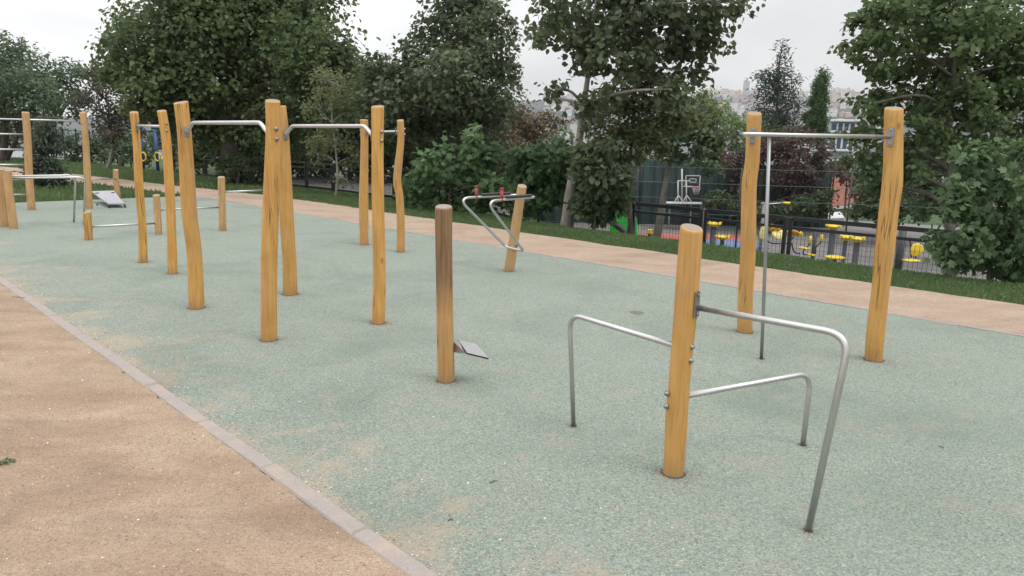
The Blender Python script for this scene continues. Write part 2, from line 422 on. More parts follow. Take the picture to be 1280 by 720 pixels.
# ------------------------------------------------------------------ the wooden exercise stations
K = HC / 1.85
gy = lambda px, py: G(px, py).y
CTR = dict(
 A=[(226, 127.5, 16.8), (230, 164, 16.5), (234, 222, 17.7), (237, 268, 18), (243, 317, 17.5), (246, 385, 18.5)],
 B=[(341, 125.5, 17.5), (341, 161, 16.5), (340, 222, 19), (338, 283, 19.5), (336.5, 350, 19), (336, 425, 20)],
 C=[(350, 132, 13.5), (353.5, 170, 14), (357, 237, 15.5), (359, 283, 17), (362, 330, 17), (363, 368, 18)],
 D=[(472, 132.5, 15), (472, 176, 14), (472, 222, 14.5), (473, 283, 15), (474.5, 350, 15.5), (473, 404, 17)],
 E=[(202, 138, 10.5), (208, 176, 10.5), (212, 237, 11), (214, 283, 11), (216, 342, 12)],
 F=[(167.5, 140, 9.5), (171, 176, 9), (174, 237, 10), (178, 283, 9.5), (179, 328, 10.5)],
 G=[(455, 149.5, 10), (455.5, 176, 9.5), (455, 222, 10.5), (454.5, 253, 11.5), (455.5, 306, 10.5)],
 H=[(500.5, 150, 8.5), (501, 176, 8.5), (498, 207, 9.5), (496.5, 228, 9.8), (499.5, 247, 9.4), (501, 283, 9.6), (501, 315, 10)],
)
BASE = {k: G(v[-1][0], v[-1][1]) for k, v in CTR.items()}

def pull_frame(a, b, label, ya, yb, rise, seed, rad):
    pa, pb = BASE[a], BASE[b]; root = thing('pull_up_frame', label, 'pull-up bar', ((pa.x + pb.x) / 2, (pa.y + pb.y) / 2, 0), 'pull-up frames in a row across the rubber surface')
    add_post(root, CTR[a], pa.y, seed); add_post(root, CTR[b], pb.y, seed + 1)
    xa = np.interp(ya, [c[1] for c in CTR[a]], [c[0] for c in CTR[a]]); xb = np.interp(yb, [c[1] for c in CTR[b]], [c[0] for c in CTR[b]])
    A = P(xa, ya, pa.y); B = P(xb, yb, pb.y)
    z = max(A.z, B.z) if rise else None
    d = (B - A); L = d.length; d = d.normalized(); ra = 8 / F * pa.y
    if rise:
        h = rise; zt = (A.z + B.z) / 2 + h
        a0 = A + d * ra * .8; b0 = B - d * ra * .8; a1 = A + d * (ra + .15); b1 = B - d * (ra + .15); a1.z = b1.z = zt
        path = fillet([a0, a0 + d * .03, a1, b1, b0 - d * .03, b0], [.02, .04, .04, .02], 6)
    else: path = [A + d * ra * .5, B - d * ra * .5]
    mb = MB(); mb.tube(path, rad, 14, 0); mb.build('bar', STEEL, root)
    bracket(root, A + d * (ra * .95), d, .06, .12); bracket(root, B - d * (ra * .95), -d, .06, .12)
    for (Q, rr, s) in ((A, ra, -1), (B, ra, 1)):   # bolt heads on the outer faces
        o = (d * s + Vector((0, -.35 * s if s > 0 else .35, 0))).normalized()
        for dz in (.035, -.055): bolt(root, Q + d * s * rr * .97 + Vector((0, 0, dz)), d * s, .012)
    return root
pull_frame('A', 'B', 'pull-up frame with the thickest left posts, its bar bent down at both ends', 165, 166, .095, 1, .020)
pull_frame('C', 'D', 'pull-up frame with bent-ended bar whose left post stands just behind the thickest post', 168, 169, .095, 5, .020)
pull_frame('F', 'E', 'narrow pull-up frame with short straight bar, leftmost of the frames with thick posts', 157, 158, 0, 9, .018)
pull_frame('G', 'H', 'pull-up frame near the path whose right post has a wavy S-shaped kink', 165, 164, 0, 13, .016)
# extra visible bolt heads towards the camera
for o in list(COL.objects):
    pass

# right frame with the vertical pole
R1c = [(943, 141, 17), (940.5, 200, 17), (936.5, 235, 17.5), (935, 310, 18), (932, 360, 18), (931, 415, 18.5)]
R2c = [(1117.5, 135, 20.5), (1116.3, 205, 21.3), (1114.8, 232, 22.6), (1111, 262, 21.8), (1106, 310, 22.5), (1101, 360, 20.5), (1095, 410, 22), (1092, 450, 21.5)]
pr1 = G(931, 415); pr2 = G(1092, 450); pp = G(952, 449)
root = thing('pull_up_frame', 'pull-up frame at the right with a vertical steel pole hanging from its angled bar', 'pull-up bar', ((pr1.x + pr2.x) / 2, (pr1.y + pr2.y) / 2, 0), 'pull-up frames in a row across the rubber surface')
add_post(root, R1c, pr1.y, 21); add_post(root, R2c, pr2.y, 22)
pt = P(961.5, 174, pp.y); zb = pt.z + .0
n1 = Vector((-.3, -.954, 0)); n2 = Vector((-.62, -.785, 0)); b2 = P(1116, 168, pr2.y) + n2 * .076; b1 = P(940.5, 172.5, pr1.y) + n1 * .073
zb = (b1.z + b2.z) / 2; b1.z = b2.z = zb
apex = P(929, 171, pp.y - .0); apex.z = zb
mb = MB(); mb.tube(fillet([b1 + Vector((0, .01, 0)), apex, b2 + Vector((.01, 0, 0))], .07, 8), .0175, 14); mb.build('bar', STEEL, root)
dirb = (b2 - apex).normalized(); tt = (pp.x - apex.x) / (b2.x - apex.x); top = P(961.5, 174, pp.y + .01)
mb = MB(); mb.tube([Vector((pp.x, pp.y, -.05)), Vector((pp.x + (top.x - pp.x) * .2, pp.y, .4)), Vector((pp.x + (top.x - pp.x) * .5, pp.y, 1.0)), Vector((top.x, top.y, zb - .012))], .0155, 14)
mb.lathe((pp.x, pp.y, .0), [(.018, 0), (.018, .004), (.0165, .006)], 14); mb.build('pole', STEEL2, root)
bracket(root, b1, n1, .055, .16); bracket(root, b2, n2, .055, .16)

# dip station
dc = [(864.6, 284, 27.5), (861, 330, 28.5), (856.5, 393, 28.5), (852, 440, 27), (848.5, 484, 26.5), (846, 520, 28.5), (845, 545, 28), (841.5, 592, 27.5)]
pd = G(841.5, 592)
root = thing('dip_station', 'leaning stubby post in the foreground with three bent steel bars splayed around it', 'exercise station', (pd.x, pd.y, 0))
add_post(root, dc, pd.y, 31, WOOD, 'post', .24)
def dip_bar(px0, py0, corner, legtop, base, rad=.0185):
    a = P(px0, py0, pd.y); c = G(corner[0], corner[1], a.z); e = G(*base)
    q = MB(); inner = a + (a - c).normalized() * .03
    q.tube(fillet([inner, c, e + (e - c).normalized() * .04], .125, 10), rad, 16)
    o = q.build('bar', STEEL, root); return a, c
A1, C1 = dip_bar(864, 383, (1063, 419), None, (1010, 664), .0182)
A2, C2 = dip_bar(842, 431.5, (712, 392), None, (717, 533), .0165)
A3, C3 = dip_bar(852, 496, (1014, 466), None, (1003.5, 557), .0172)
nb = Vector((.72, -.69, 0)); bracket(root, P(857.5, 378, pd.y) + nb * .0665, nb, .05, .15)
rr = 14 / F * pd.y
for py, cx_ in ((431, 853), (448, 851.5)): bolt(root, P(cx_, py, pd.y) + nb * .0625, nb, .011)
for (px, py) in ((833.5, 492), (833, 508)): bolt(root, P(px, py, pd.y - .02), (-.9, -.4, 0), .011)

# step post
ps = G(557.5, 476)
root = thing('step_post', 'upright post weathered dark brown on its upper half with a small grey foot plate', 'exercise post', (ps.x, ps.y, 0))
add_post(root, [(554.5, 258, 21.5), (555, 325, 21.3), (556.5, 408, 21.5), (557.5, 477, 22)], ps.y, 41, WOODW)
a, b, c, d = P(573, 425, ps.y + .02), P(584, 441, ps.y - .13), P(611, 447.5, ps.y - .05), P(595, 429.5, ps.y + .10)
nrm = (b - a).cross(d - a).normalized(); nrm = nrm if nrm.z > 0 else -nrm
mb = MB(); th = nrm * .014
mb.add([a, b, c, d], [(0, 1, 2, 3)]); mb.add([a, b, c, d, a - th, b - th, c - th, d - th], [(7, 6, 5, 4), (0, 4, 5, 1), (1, 5, 6, 2), (2, 6, 7, 3), (3, 7, 4, 0)], 1)
fp = mb.build('foot_plate', [PLATE, PADD], root); fp['label'] = 'tilted grey foot plate with a dark edge'
mb = MB(); e0 = P(565, 426, ps.y + .01); e1 = P(565, 440, ps.y - .01)
for o_ in (0,):
    q0, q1, q2, q3 = e0, e1, P(584, 442.5, ps.y - .11), P(574, 427, ps.y + .0)
    tz = Vector((0, .006, 0)); mb.add([q0, q1, q2, q3, q0 + tz, q1 + tz, q2 + tz, q3 + tz], [(0, 1, 2, 3), (7, 6, 5, 4), (0, 4, 5, 1), (1, 5, 6, 2), (2, 6, 7, 3), (3, 7, 4, 0)])
mb.build('bracket', BOLT, root)

# knee-raise station
pk = G(636, 339); Yk = pk.y
root = thing('knee_raise_station', 'slanted post by the path carrying a looped steel armrest with two red grips', 'exercise station', (pk.x, pk.y, 0))
add_post(root, [(653, 232, 11.5), (646, 275, 12), (640.5, 310, 12.5), (636, 339, 12.5)], Yk, 51, WOODF)
dv = Vector((-.78, -.62, 0)); sv = Vector((.62, -.78, 0))
zt = P(650, 245.5, Yk).z; zbm = .375
cen = P(650, 245, Yk + .03); cen.z = zt
W = .235
Lb = cen - sv * W - dv * .12; Rb = cen + sv * W - dv * .12
Lf = P(572, 249, Yk - .55); Rf = P(607, 253.5, Yk - .95); Lf.z = Rf.z = zt
Lo = P(633, 307, Yk - .05); Ro = P(655, 309, Yk - .42); Lo.z = Ro.z = zbm
loop = fillet([Vector((Lb + Rb) / 2), Lb, Lf, Lo, Ro, Rf, Rb, Vector((Lb + Rb) / 2)], [.14, .24, .08, .08, .24, .14], 10)
mb = MB(); mb.tube(loop, .0185, 14, cap=False); mb.build('arm_rail', STEEL, root)
for (X0, X1) in ((Lb, Lf), (Rb, Rf)):
    d = (X1 - X0); q = Matrix.Rotation(math.atan2(d.y, d.x), 3, 'Z')
    mb = MB(); mb.box(X0 + d * .36 + Vector((0, 0, .034)), (d.length * .5, .075, .03), q, 0, .01); mb.build('arm_pad', PADD, root)
    p0 = X0 + d * .70; mb = MB(); mb.tube([p0 + Vector((0, 0, -.03)), p0 + Vector((0, 0, .15))], .021, 12)
    mb.tube([p0 + Vector((0, 0, .145)), p0 + Vector((0, 0, .165))], .027, 12)
    mb.tube([p0 + Vector((0, 0, .05)), p0 + Vector((0, 0, .06))], .027, 12); mb.build('grip', REDG, root)
bolt(root, P(646, 306, Yk - .06), (.3, -1, 0), .016); bolt(root, P(642.5, 313, Yk - .06), (.3, -1, 0), .016)

# stepped push-up bars
pts = [('a', [(109, 265, 9), (110, 283, 9.5), (111, 300, 9.8)]), ('b', [(195.5, 243.5, 8), (197, 268, 8), (198.5, 293, 8.3)]),
       ('c', [(276.6, 221, 8.5), (277.5, 255, 8.2), (278.5, 288.5, 8.4)]), ('d', [(336, 199, 8), (337, 240, 8), (338.5, 284, 8)])]
b0 = G(198.5, 293)
root = thing('push_up_bars', 'row of short posts stepping up in height and joined by low horizontal bars', 'exercise station', (b0.x, b0.y, 0))
pb_ = {}
for i, (k, c) in enumerate(pts):
    pb_[k] = (c, G(c[-1][0], c[-1][1])); add_post(root, c, pb_[k][1].y, 60 + i, WOOD if k == 'a' else WOODF)
def xat(c, y): return float(np.interp(y, [q[1] for q in c], [q[0] for q in c]))
for (k, l, y0, y1, rr) in (('a', 'b', 283.5, 279, .019), ('b', 'c', 262.5, 259, .017), ('c', 'd', 240, 237.5, .017)):
    A = P(xat(pb_[k][0], y0), y0, pb_[k][1].y); B = P(xat(pb_[l][0], y1), y1, pb_[l][1].y)
    mb = MB(); mb.tube([A, B], rr, 12); mb.build('bar', STEEL, root)
    for Q, s in ((A, -1), (B, 1)):
        d = (B - A).normalized() * s
        for dz in (.03, -.03): bolt(root, Q + d * .062 + Vector((0, 0, dz)), d, .011)

# wall bars + high bar
L1c = [(32, 140, 8), (34.5, 176, 8), (36.5, 222, 8.7), (39.7, 262.5, 8.7)]; L2c = [(104, 140, 7.5), (107, 176, 7.5), (109.5, 222, 8), (111.5, 261, 8)]
l1 = G(39.7, 262.5); l2 = G(111.5, 261); dd = (l2 - l1).normalized(); l0 = l1 - dd * 1.45
root = thing('wall_bars', 'tall climbing posts with a ladder of steel rungs running off the left edge', 'exercise station', (l1.x, l1.y, 0))
add_post(root, L1c, l1.y, 71, WOODF); add_post(root, L2c, l2.y, 72, WOODF)
mb = MB(); hh = P(32, 140, l1.y).z
pth = [Vector((l0.x, l0.y, z)) for z in (-.05, .6, 1.2, 1.8, hh)]; mb.tube(pth, [.088, .087, .085, .08, .078], 16, 0, True, 1); mb.build('post', [WOODF, ENDG], root)
for y in (149.5, 168, 187, 206, 224, 243):
    z = P(36, y, l1.y).z; e = (l2 if y < 150 else l1) + dd * (-.04)
    mb = MB(); xo = Vector((-.02, -.0, 0)); mb.tube([Vector((l0.x, l0.y, z)), Vector((l1.x, l1.y, z)) + (l1 - l0) * 0 + Vector((-.1 if y < 150 else 0, 0, 0))] + ([Vector((l2.x - .12, l2.y, z))] if y < 150 else []), .019, 12); mb.build('rung' if y > 150 else 'bar', STEEL, root)

# parallel bars at the left edge
q1 = G(18, 286); q0 = G(6, 283.5)
root = thing('parallel_bars', 'low parallel bars running from two leaning posts at the left edge to bent steel legs', 'exercise station', (q1.x, q1.y, 0))
add_post(root, [(9.5, 213, 8.6), (11.5, 240, 9), (17.5, 286, 9.6)], q1.y, 81, WOODF)
add_post(root, [(-1, 211, 11), (2, 240, 10.5), (6.5, 283.5, 9.5)], q0.y, 82, WOODF)
for (xa, ya, Ya, xc, yc, base) in ((6, 224.8, q1.y, 106.5, 221.5, (104.5, 281)), (-2, 222.5, q0.y, 94.5, 219, (92, 278))):
    A = P(xa, ya, Ya); e = G(*base); C = P(xc, yc, e.y); A.z = C.z
    mb = MB(); mb.tube(fillet([A, C, e + Vector((0, 0, -.04))], .16, 8), .021, 12); mb.build('rail', STEEL, root)

# sit-up bench
ql = G(147.5, 247)
root = thing('sit_up_bench', 'sloping grey sit-up board with dark holes, fixed to a short post beside the grass', 'exercise bench', (ql.x, ql.y, 0))
add_post(root, [(144.5, 212, 6), (145.5, 230, 6.4), (147.5, 247.5, 6.6)], ql.y, 91, WOODF)
z = P(144, 223.5, ql.y).z; mb = MB(); mb.tube([Vector((ql.x, ql.y, z)), P(113, 224, l2.y + .6)], .018, 12); mb.build('bar', STEEL, root)
Yb = ql.y - .5
ca, cb, cc_, cd_ = P(114.5, 239, 20.4), P(142.5, 238, 20.6), P(156, 258, 19.0), P(136, 259.5, 18.8)
m1, m2 = P(124, 246.5, 19.85), P(148.5, 246, 20.0)
cc_.z = max(.12, cc_.z); cd_.z = cc_.z
mb = MB(); th = Vector((0, 0, -.03)); V = [ca, cb, m2, cc_, cd_, m1]
V2 = [q + th for q in V]
mb.add(V + V2, [(0, 5, 2, 1), (5, 4, 3, 2), (6, 7, 8, 11), (11, 8, 9, 10)] + [(i, (i + 1) % 6, 6 + (i + 1) % 6, 6 + i) for i in range(6)]); bd = mb.build('board', BOARD, root)
for s in (.13, .87):
    c = ca.lerp(cb, s).lerp(m1.lerp(m2, s), .35) + Vector((0, 0, .004)); n_ = (cb - ca).cross(ca - m1).normalized(); n_ = n_ if n_.z > 0 else -n_
    mb = MB(); mb.lathe(c, [(.05, 0), (.05, .004), (.035, .006)], 12, 0, n_); mb.build('slot', PADD, bd)
for q in (cc_, cd_, m1 + Vector((.15, -.4, -.12))):
    mb = MB(); mb.tube([q + Vector((0, 0, -.02)), Vector((q.x, q.y + .02, -.02))], .02, 8); mb.build('leg', BLACKM, root)

# ------------------------------------------------------------------ ground
def sheet(name, uvs_near, uvs_far, z, mat, n=60, zf=None):
    mb = MB(); vs = []
    for (un, vn), (uf, vf) in zip(uvs_near, uvs_far):
        vs.append(UV(un, vn, z)); vs.append(UV(uf, vf, z))
    mb.add(vs, [(2 * i, 2 * i + 1, 2 * i + 3, 2 * i + 2) for i in range(len(vs) // 2 - 1)])
    return struct(name, mb, mat)
# terrain: one sheet out to the waterline and beyond
def axis(lo, hi, dense_lo, dense_hi, step, grow=1.18):
    a = list(np.arange(dense_lo, dense_hi + 1e-6, step)); s = step
    while a[-1] < hi: s *= grow; a.append(min(hi, a[-1] + s))
    s = step; b = []; x = dense_lo
    while x > lo: s *= grow; x = max(lo, x - s); b.append(x)
    return b[::-1] + a
us = axis(-900, 900, -60, 12, .5); vs_ = axis(-900, 900, 8, 24, .3)
mb = MB(); pts_ = []
for v in vs_:
    for u in us:
        p = UV(u, v); pts_.append((p.x, p.y, terr(p.x, p.y)))
nu = len(us); mb.add(pts_, [(j * nu + i, j * nu + i + 1, (j + 1) * nu + i + 1, (j + 1) * nu + i) for j in range(len(vs_) - 1) for i in range(nu - 1)], 0, True)
struct('ground', mb, TURF)
rk = random.Random(5)
def wob(s, u): return mnoise.noise(Vector((u * s, s * 7.1, 3.3)))
ue = [-23.6 + i * .25 for i in range(int((12 + 23.6) / .25) + 1)]
sheet('rubber_surface', [(u, 1.858) for u in ue], [(u, 9.12 + .012 * wob(3, u) + .05 * ss(-14, -21, u)) for u in ue], .002, PAD)
ue2 = [-60 + i * .06 for i in range(1180)]
sheet('gravel_path', [(u, -12) for u in ue2], [(u, 1.758 + .028 * wob(4, u) + .03 * wob(15, u)) for u in ue2], .012, SAND)
# far path, curving at its left end
near = [(12, 9.17), (-1.4, 9.17), (-5.3, 9.17), (-13, 9.17), (-18, 9.2), (-22, 9.22), (-24.5, 8.9), (-29, 8.35), (-31.5, 8.05), (-39, 6.5), (-49, 3.3), (-58, -1)]
outer = [(12, 11.05), (-1.7, 11.05), (-5.2, 11.02), (-13, 11.1), (-18, 11.2), (-22, 11.15), (-25, 10.85), (-29.5, 10.25), (-35, 9.75), (-45, 8.7), (-56, 6.4), (-65, 3)]
def dens(L, n=160, w=0, f=1):
    out = []
    for i in range(n):
        t = i / (n - 1) * (len(L) - 1); k = min(int(t), len(L) - 2); q = t - k
        u, v = (L[k][j] * (1 - q) + L[k + 1][j] * q for j in (0, 1)); out.append((u, v + w * wob(2.1 * f, u)))
    return out
sheet('footpath', dens(near), dens(outer, 160, .1), .004, SANDF)
# far edging strip: pale thin kerb
mb = MB()
for i in range(len(ue) - 1):
    pass
k_ = 12.0
while k_ > -22.4:
    L = 1.0; mb.box(UV(k_ - L / 2, 9.145 + rk.uniform(-.004, .004), -.04 + rk.uniform(0, .004)), (L - .008, .05, .10), Matrix.Rotation(-math.pi / 4, 3, 'Z'), 0, .006); k_ -= L
struct('far_kerb', mb, KERB)
mb = MB(); u = 8.0
while u > -26:
    L = rk.choice((.95, 1.0, 1.0)); yaw = -math.pi / 4 + rk.uniform(-.012, .012)
    mb.box(UV(u - L / 2, 1.81 + rk.uniform(-.007, .007), -.053 + rk.uniform(.0, .009)), (L - .004, .114, .125), Matrix.Rotation(yaw, 3, 'Z'), 0, .012); u -= L
struct('kerb', mb, KERB)

# lower paved terrace, court paint
def tsheet(name, poly_uv, dz, mat, n=24):
    (ua, ub, va, vb) = poly_uv; mb = MB(); vs = []
    for j in range(n + 1):
        for i in range(n + 1):
            p = UV(ua + (ub - ua) * i / n, va + (vb - va) * j / n); vs.append((p.x, p.y, terr(p.x, p.y) + dz))
    mb.add(vs, [(j * (n + 1) + i, j * (n + 1) + i + 1, (j + 1) * (n + 1) + i + 1, (j + 1) * (n + 1) + i) for j in range(n) for i in range(n)]); return struct(name, mb, mat)
mb = MB(); mb.add([UV(25, 21.3, -2.955), UV(-11, 21.3, -2.955), Vector((3, 26, -2.955)), Vector((3, 60, -2.955)), UV(25, 64, -2.955)], [(4, 3, 2, 1, 0)]); struct('paved_terrace', mb, PAVE)
tsheet('paved_lane', (-45, -17.5, 17.4, 24), .05, PAVE)
mb = MB()
for (xa, xb, ya, yb, mi) in ((1.5, 12.5, 37.2, 39.4, 0),):
    mb.add([(xa, ya, -2.93), (xb, ya, -2.93), (xb, yb, -2.93), (xa, yb, -2.93)], [(0, 1, 2, 3)], 0)
    mb.add([(xa, 34.6, -2.93), (xb, 34.6, -2.93), (xb, ya - .004, -2.93), (xa, ya - .004, -2.93)], [(0, 1, 2, 3)], 1)
struct('play_court', mb, [COURTR, COURTB])

# water and far shore
t = NT('water'); n = t.noise(t.coord('Position', (.02, .02, .02)), 8, 4); t.col((.10, .13, .15)); t.rough(.25); t.bump(n, .1, .5); WATER = t.m
mb = MB(); mb.add([(-6000, -3000, -31), (6000, -3000, -31), (6000, 6500, -31), (-6000, 6500, -31)], [(0, 1, 2, 3)]); struct('water', mb, WATER)
def hill(th, R):
    # th: image x of the direction
    xs = [-700, 0, 120, 300, 500, 660, 760, 900, 1080, 1250, 1900]; hs = [38, 40, 36, 60, 100, 108, 122, 130, 126, 134, 110]
    H = float(np.interp(th, xs, hs)); k = ss(1350, 2050, R) * (1 - .75 * ss(2150, 2900, R))
    return -33 + (H + 33) * k + 7 * mnoise.noise(Vector((th * .012, R * .004, 1))) * k
mb = MB(); vs = []; TH = [(-700 + i * 20) for i in range(131)]; RR = [1330 + j * 40 for j in range(36)]
for R in RR:
    for th in TH:
        x = (th - 640) / 900; d = Vector((x, 1)).normalized() * R; vs.append((d.x, d.y, hill(th, R)))
nn = len(TH); mb.add(vs, [(j * nn + i, j * nn + i + 1, (j + 1) * nn + i + 1, (j + 1) * nn + i) for j in range(len(RR) - 1) for i in range(nn - 1)], 0, True)
t = NT('far_hillside'); n = t.noise(t.coord('Position'), .012, 6, .7); t.col(t.mix(t.ramp(n, [(.4, 0.), (.62, 1.)]), (.025, .04, .04), (.07, .075, .07))); t.rough(.95); HILLM = t.m
struct('hills', mb, HILLM)

# houses of the far city
def m_house(name, wall, floors=4, cols=4):
    t = NT(name); tc = t.new('ShaderNodeTexCoord').outputs['Object']
    sx = t.new('ShaderNodeSeparateXYZ'); t.l(tc, sx.inputs[0])
    def band(val, per, duty):
        f = t.math('FRACT', t.math('DIVIDE', val, per)); return t.math('LESS_THAN', f, duty)
    hx = t.math('ADD', sx.outputs['X'], sx.outputs['Y'])
    w = t.math('MULTIPLY', band(t.math('ADD', hx, 100.3), 2.6, .45), band(t.math('ADD', sx.outputs['Z'], .6), 3.0, .48))
    n = t.noise(tc, .3, 3); t.col(t.mix(w, t.mix(n, tuple(k * .85 for k in wall), wall), (.07, .08, .095))); t.rough(.85); return t.m
walls = [('white_render', (.78, .77, .76)), ('cream_render', (.66, .60, .52)), ('pink_render', (.60, .47, .43)), ('grey_render', (.5, .5, .52)), ('pale_render', (.74, .73, .73))]
HM = [m_house(n, c) for n, c in walls]
ROOFM = m_plain('clay_tiles', (.36, .21, .17), .85, 0, .25, 1.5); FLATR = m_plain('flat_roof', (.5, .48, .47), .9, 0, .2, .5)
def house_proto(w, d, h, wi, pitched):
    mb = LMB(); mb.box((0, 0, h / 2 - 3), (w, d, h + 6), None, 0)
    if pitched:
        o = .5; vs = [(-w / 2 - o, -d / 2 - o, h + .02), (w / 2 + o, -d / 2 - o, h + .02), (w / 2 + o, d / 2 + o, h + .02), (-w / 2 - o, d / 2 + o, h + .02), (-w / 4, 0, h + 2.6), (w / 4, 0, h + 2.6)]
        mb.add(vs, [(0, 1, 5, 4), (1, 2, 5), (2, 3, 4, 5), (3, 0, 4), (3, 2, 1, 0)], 1)
    else:
        mb.box((0, 0, h + .35), (w + .4, d + .4, .7), None, 2); mb.box((w * .2, 0, h + 1.9), (3, 3, 2.4), None, 0)
    return mb, [HM[wi], ROOFM, FLATR]
protos = []; rh = random.Random(77)
desc = ['white', 'cream', 'pinkish', 'grey', 'pale']
for i in range(15):
    wi = i % 5; pit = i // 5 == 1; w = rh.uniform(9, 16); d = rh.uniform(8, 12); h = rh.uniform(7, 14)
    protos.append((house_proto(w, d, h, wi, pit), wi, pit))
pm = []
count = 0; first = {}
cells = []
for R in [1500 + 42 * j for j in range(14)]:
    step = 13 / R * 900 * 1.28
    x = 668
    while x < 1105:
        x += step * rh.uniform(.8, 1.35)
        if 742 < x < 868: x = 868
        cells.append((x, R + rh.uniform(-16, 16)))
rh.shuffle(cells)
for (x, R) in cells[:285]:
    k = rh.randrange(15); (mb, mats), wi, pit = protos[k]
    dxy = Vector(((x - 640) / 900, 1)).normalized() * R; z = hill(x, R)
    if k not in first:
        o = mb.build('house', mats); first[k] = o
    else: o = first[k].copy(); COL.objects.link(o)
    o.location = (dxy.x, dxy.y, z); o.rotation_euler = (0, 0, rh.uniform(-.7, .7)); o.scale = (1, 1, rh.uniform(.8, 1.25))
    lab = 'tiny %s house with %s on the hazy hillside across the water' % (desc[wi], 'a red tiled roof' if pit else 'a flat roof')
    tag(o, lab, 'house', '%s %s houses on the far hillside' % (desc[wi], 'red-roofed' if pit else 'flat-roofed'))
# distant tower on the skyline
R = 2050; dxy = Vector(((917.5 - 640) / 900, 1)).normalized() * R
mb = LMB(); mb.box((0, 0, 12), (13, 12, 44), None, 0); mb.box((0, 0, 41), (9, 8, 3), None, 1)
o = mb.build('tower_block', [HM[3], FLATR]); o.location = (dxy.x, dxy.y, hill(917, R)); tag(o, 'tall pale tower block rising above the skyline of the far hill', 'tower block')

# ------------------------------------------------------------------ vegetation
DM = 1.6; RM = 1.12
LEAF = {
 'oval': ([(0, 0, 0), (.5, .27, .07), (1, 0, -.04), (.5, -.27, .07)], [(0, 2, 1), (0, 3, 2)]),
 'broad': ([(0, 0, 0), (.2, .36, .06), (.62, .32, .05), (1, 0, -.08), (.62, -.32, .05), (.2, -.36, .06)], [(0, 3, 2, 1), (0, 5, 4, 3)]),
 'needle': ([(0, 0, 0), (.5, .13, .02), (1, 0, 0), (.5, -.13, .02)], [(0, 2, 1), (0, 3, 2)]),
}
_v = [(0, 0, 0)]; _f = []
for a, L, w in ((0, 1, .17), (.75, .82, .15), (-.75, .82, .15), (1.6, .55, .13), (-1.6, .55, .13)):
    b = len(_v); ca, sa = math.cos(a), math.sin(a)
    for (r, q) in ((.55, -w), (1, 0), (.55, w)): _v.append((.18 + r * L * .82 * ca - q * sa, r * L * .82 * sa + q * ca, -.1 * r * r * L))
    _f.append((0, b, b + 1, b + 2))
LEAF['fig'] = (_v, _f)

def leaves_mesh(name, pos, nrm, dirs, size, tint, kind, mat, parent):
    tv, tf = LEAF[kind]; tv = np.array(tv, dtype=np.float32); N = len(pos); k = len(tv)
    side = np.cross(nrm, dirs); side /= np.linalg.norm(side, axis=1, keepdims=True) + 1e-9
    up = np.cross(dirs, side)
    V = pos[:, None, :] + size[:, None, None] * (tv[None, :, 0, None] * dirs[:, None, :] + tv[None, :, 1, None] * side[:, None, :] + tv[None, :, 2, None] * up[:, None, :])
    V = V.reshape(-1, 3)
    root = parent
    while root is not None and root.parent is not None: root = root.parent
    if root is not None: V = V - np.array(root.location[:])
    me = bpy.data.meshes.new(name); fl = [len(f) for f in tf]; loops = np.array([i for f in tf for i in f])
    L = (loops[None, :] + (np.arange(N) * k)[:, None]).ravel(); cnt = np.tile(np.array(fl), N); st = np.concatenate(([0], np.cumsum(cnt)[:-1]))
    me.vertices.add(N * k); me.vertices.foreach_set('co', V.astype(np.float32).ravel()); me.loops.add(len(L)); me.loops.foreach_set('vertex_index', L.astype(np.int32))
    me.polygons.add(len(cnt)); me.polygons.foreach_set('loop_start', st.astype(np.int32)); me.polygons.foreach_set('loop_total', cnt.astype(np.int32))
    me.update(calc_edges=True)
    at = me.color_attributes.new('tint', 'FLOAT_COLOR', 'POINT'); c = np.ones((N, k, 4), dtype=np.float32); c[:, :, 0] = tint[:, None]; c[:, :, 1] = tint[:, None]
    at.data.foreach_set('color', c.ravel()); me.materials.append(mat)
    o = bpy.data.objects.new(name, me); COL.objects.link(o)
    if parent is not None: o.parent = parent
    return o

def unit(a): return a / (np.linalg.norm(a, axis=1, keepdims=True) + 1e-9)

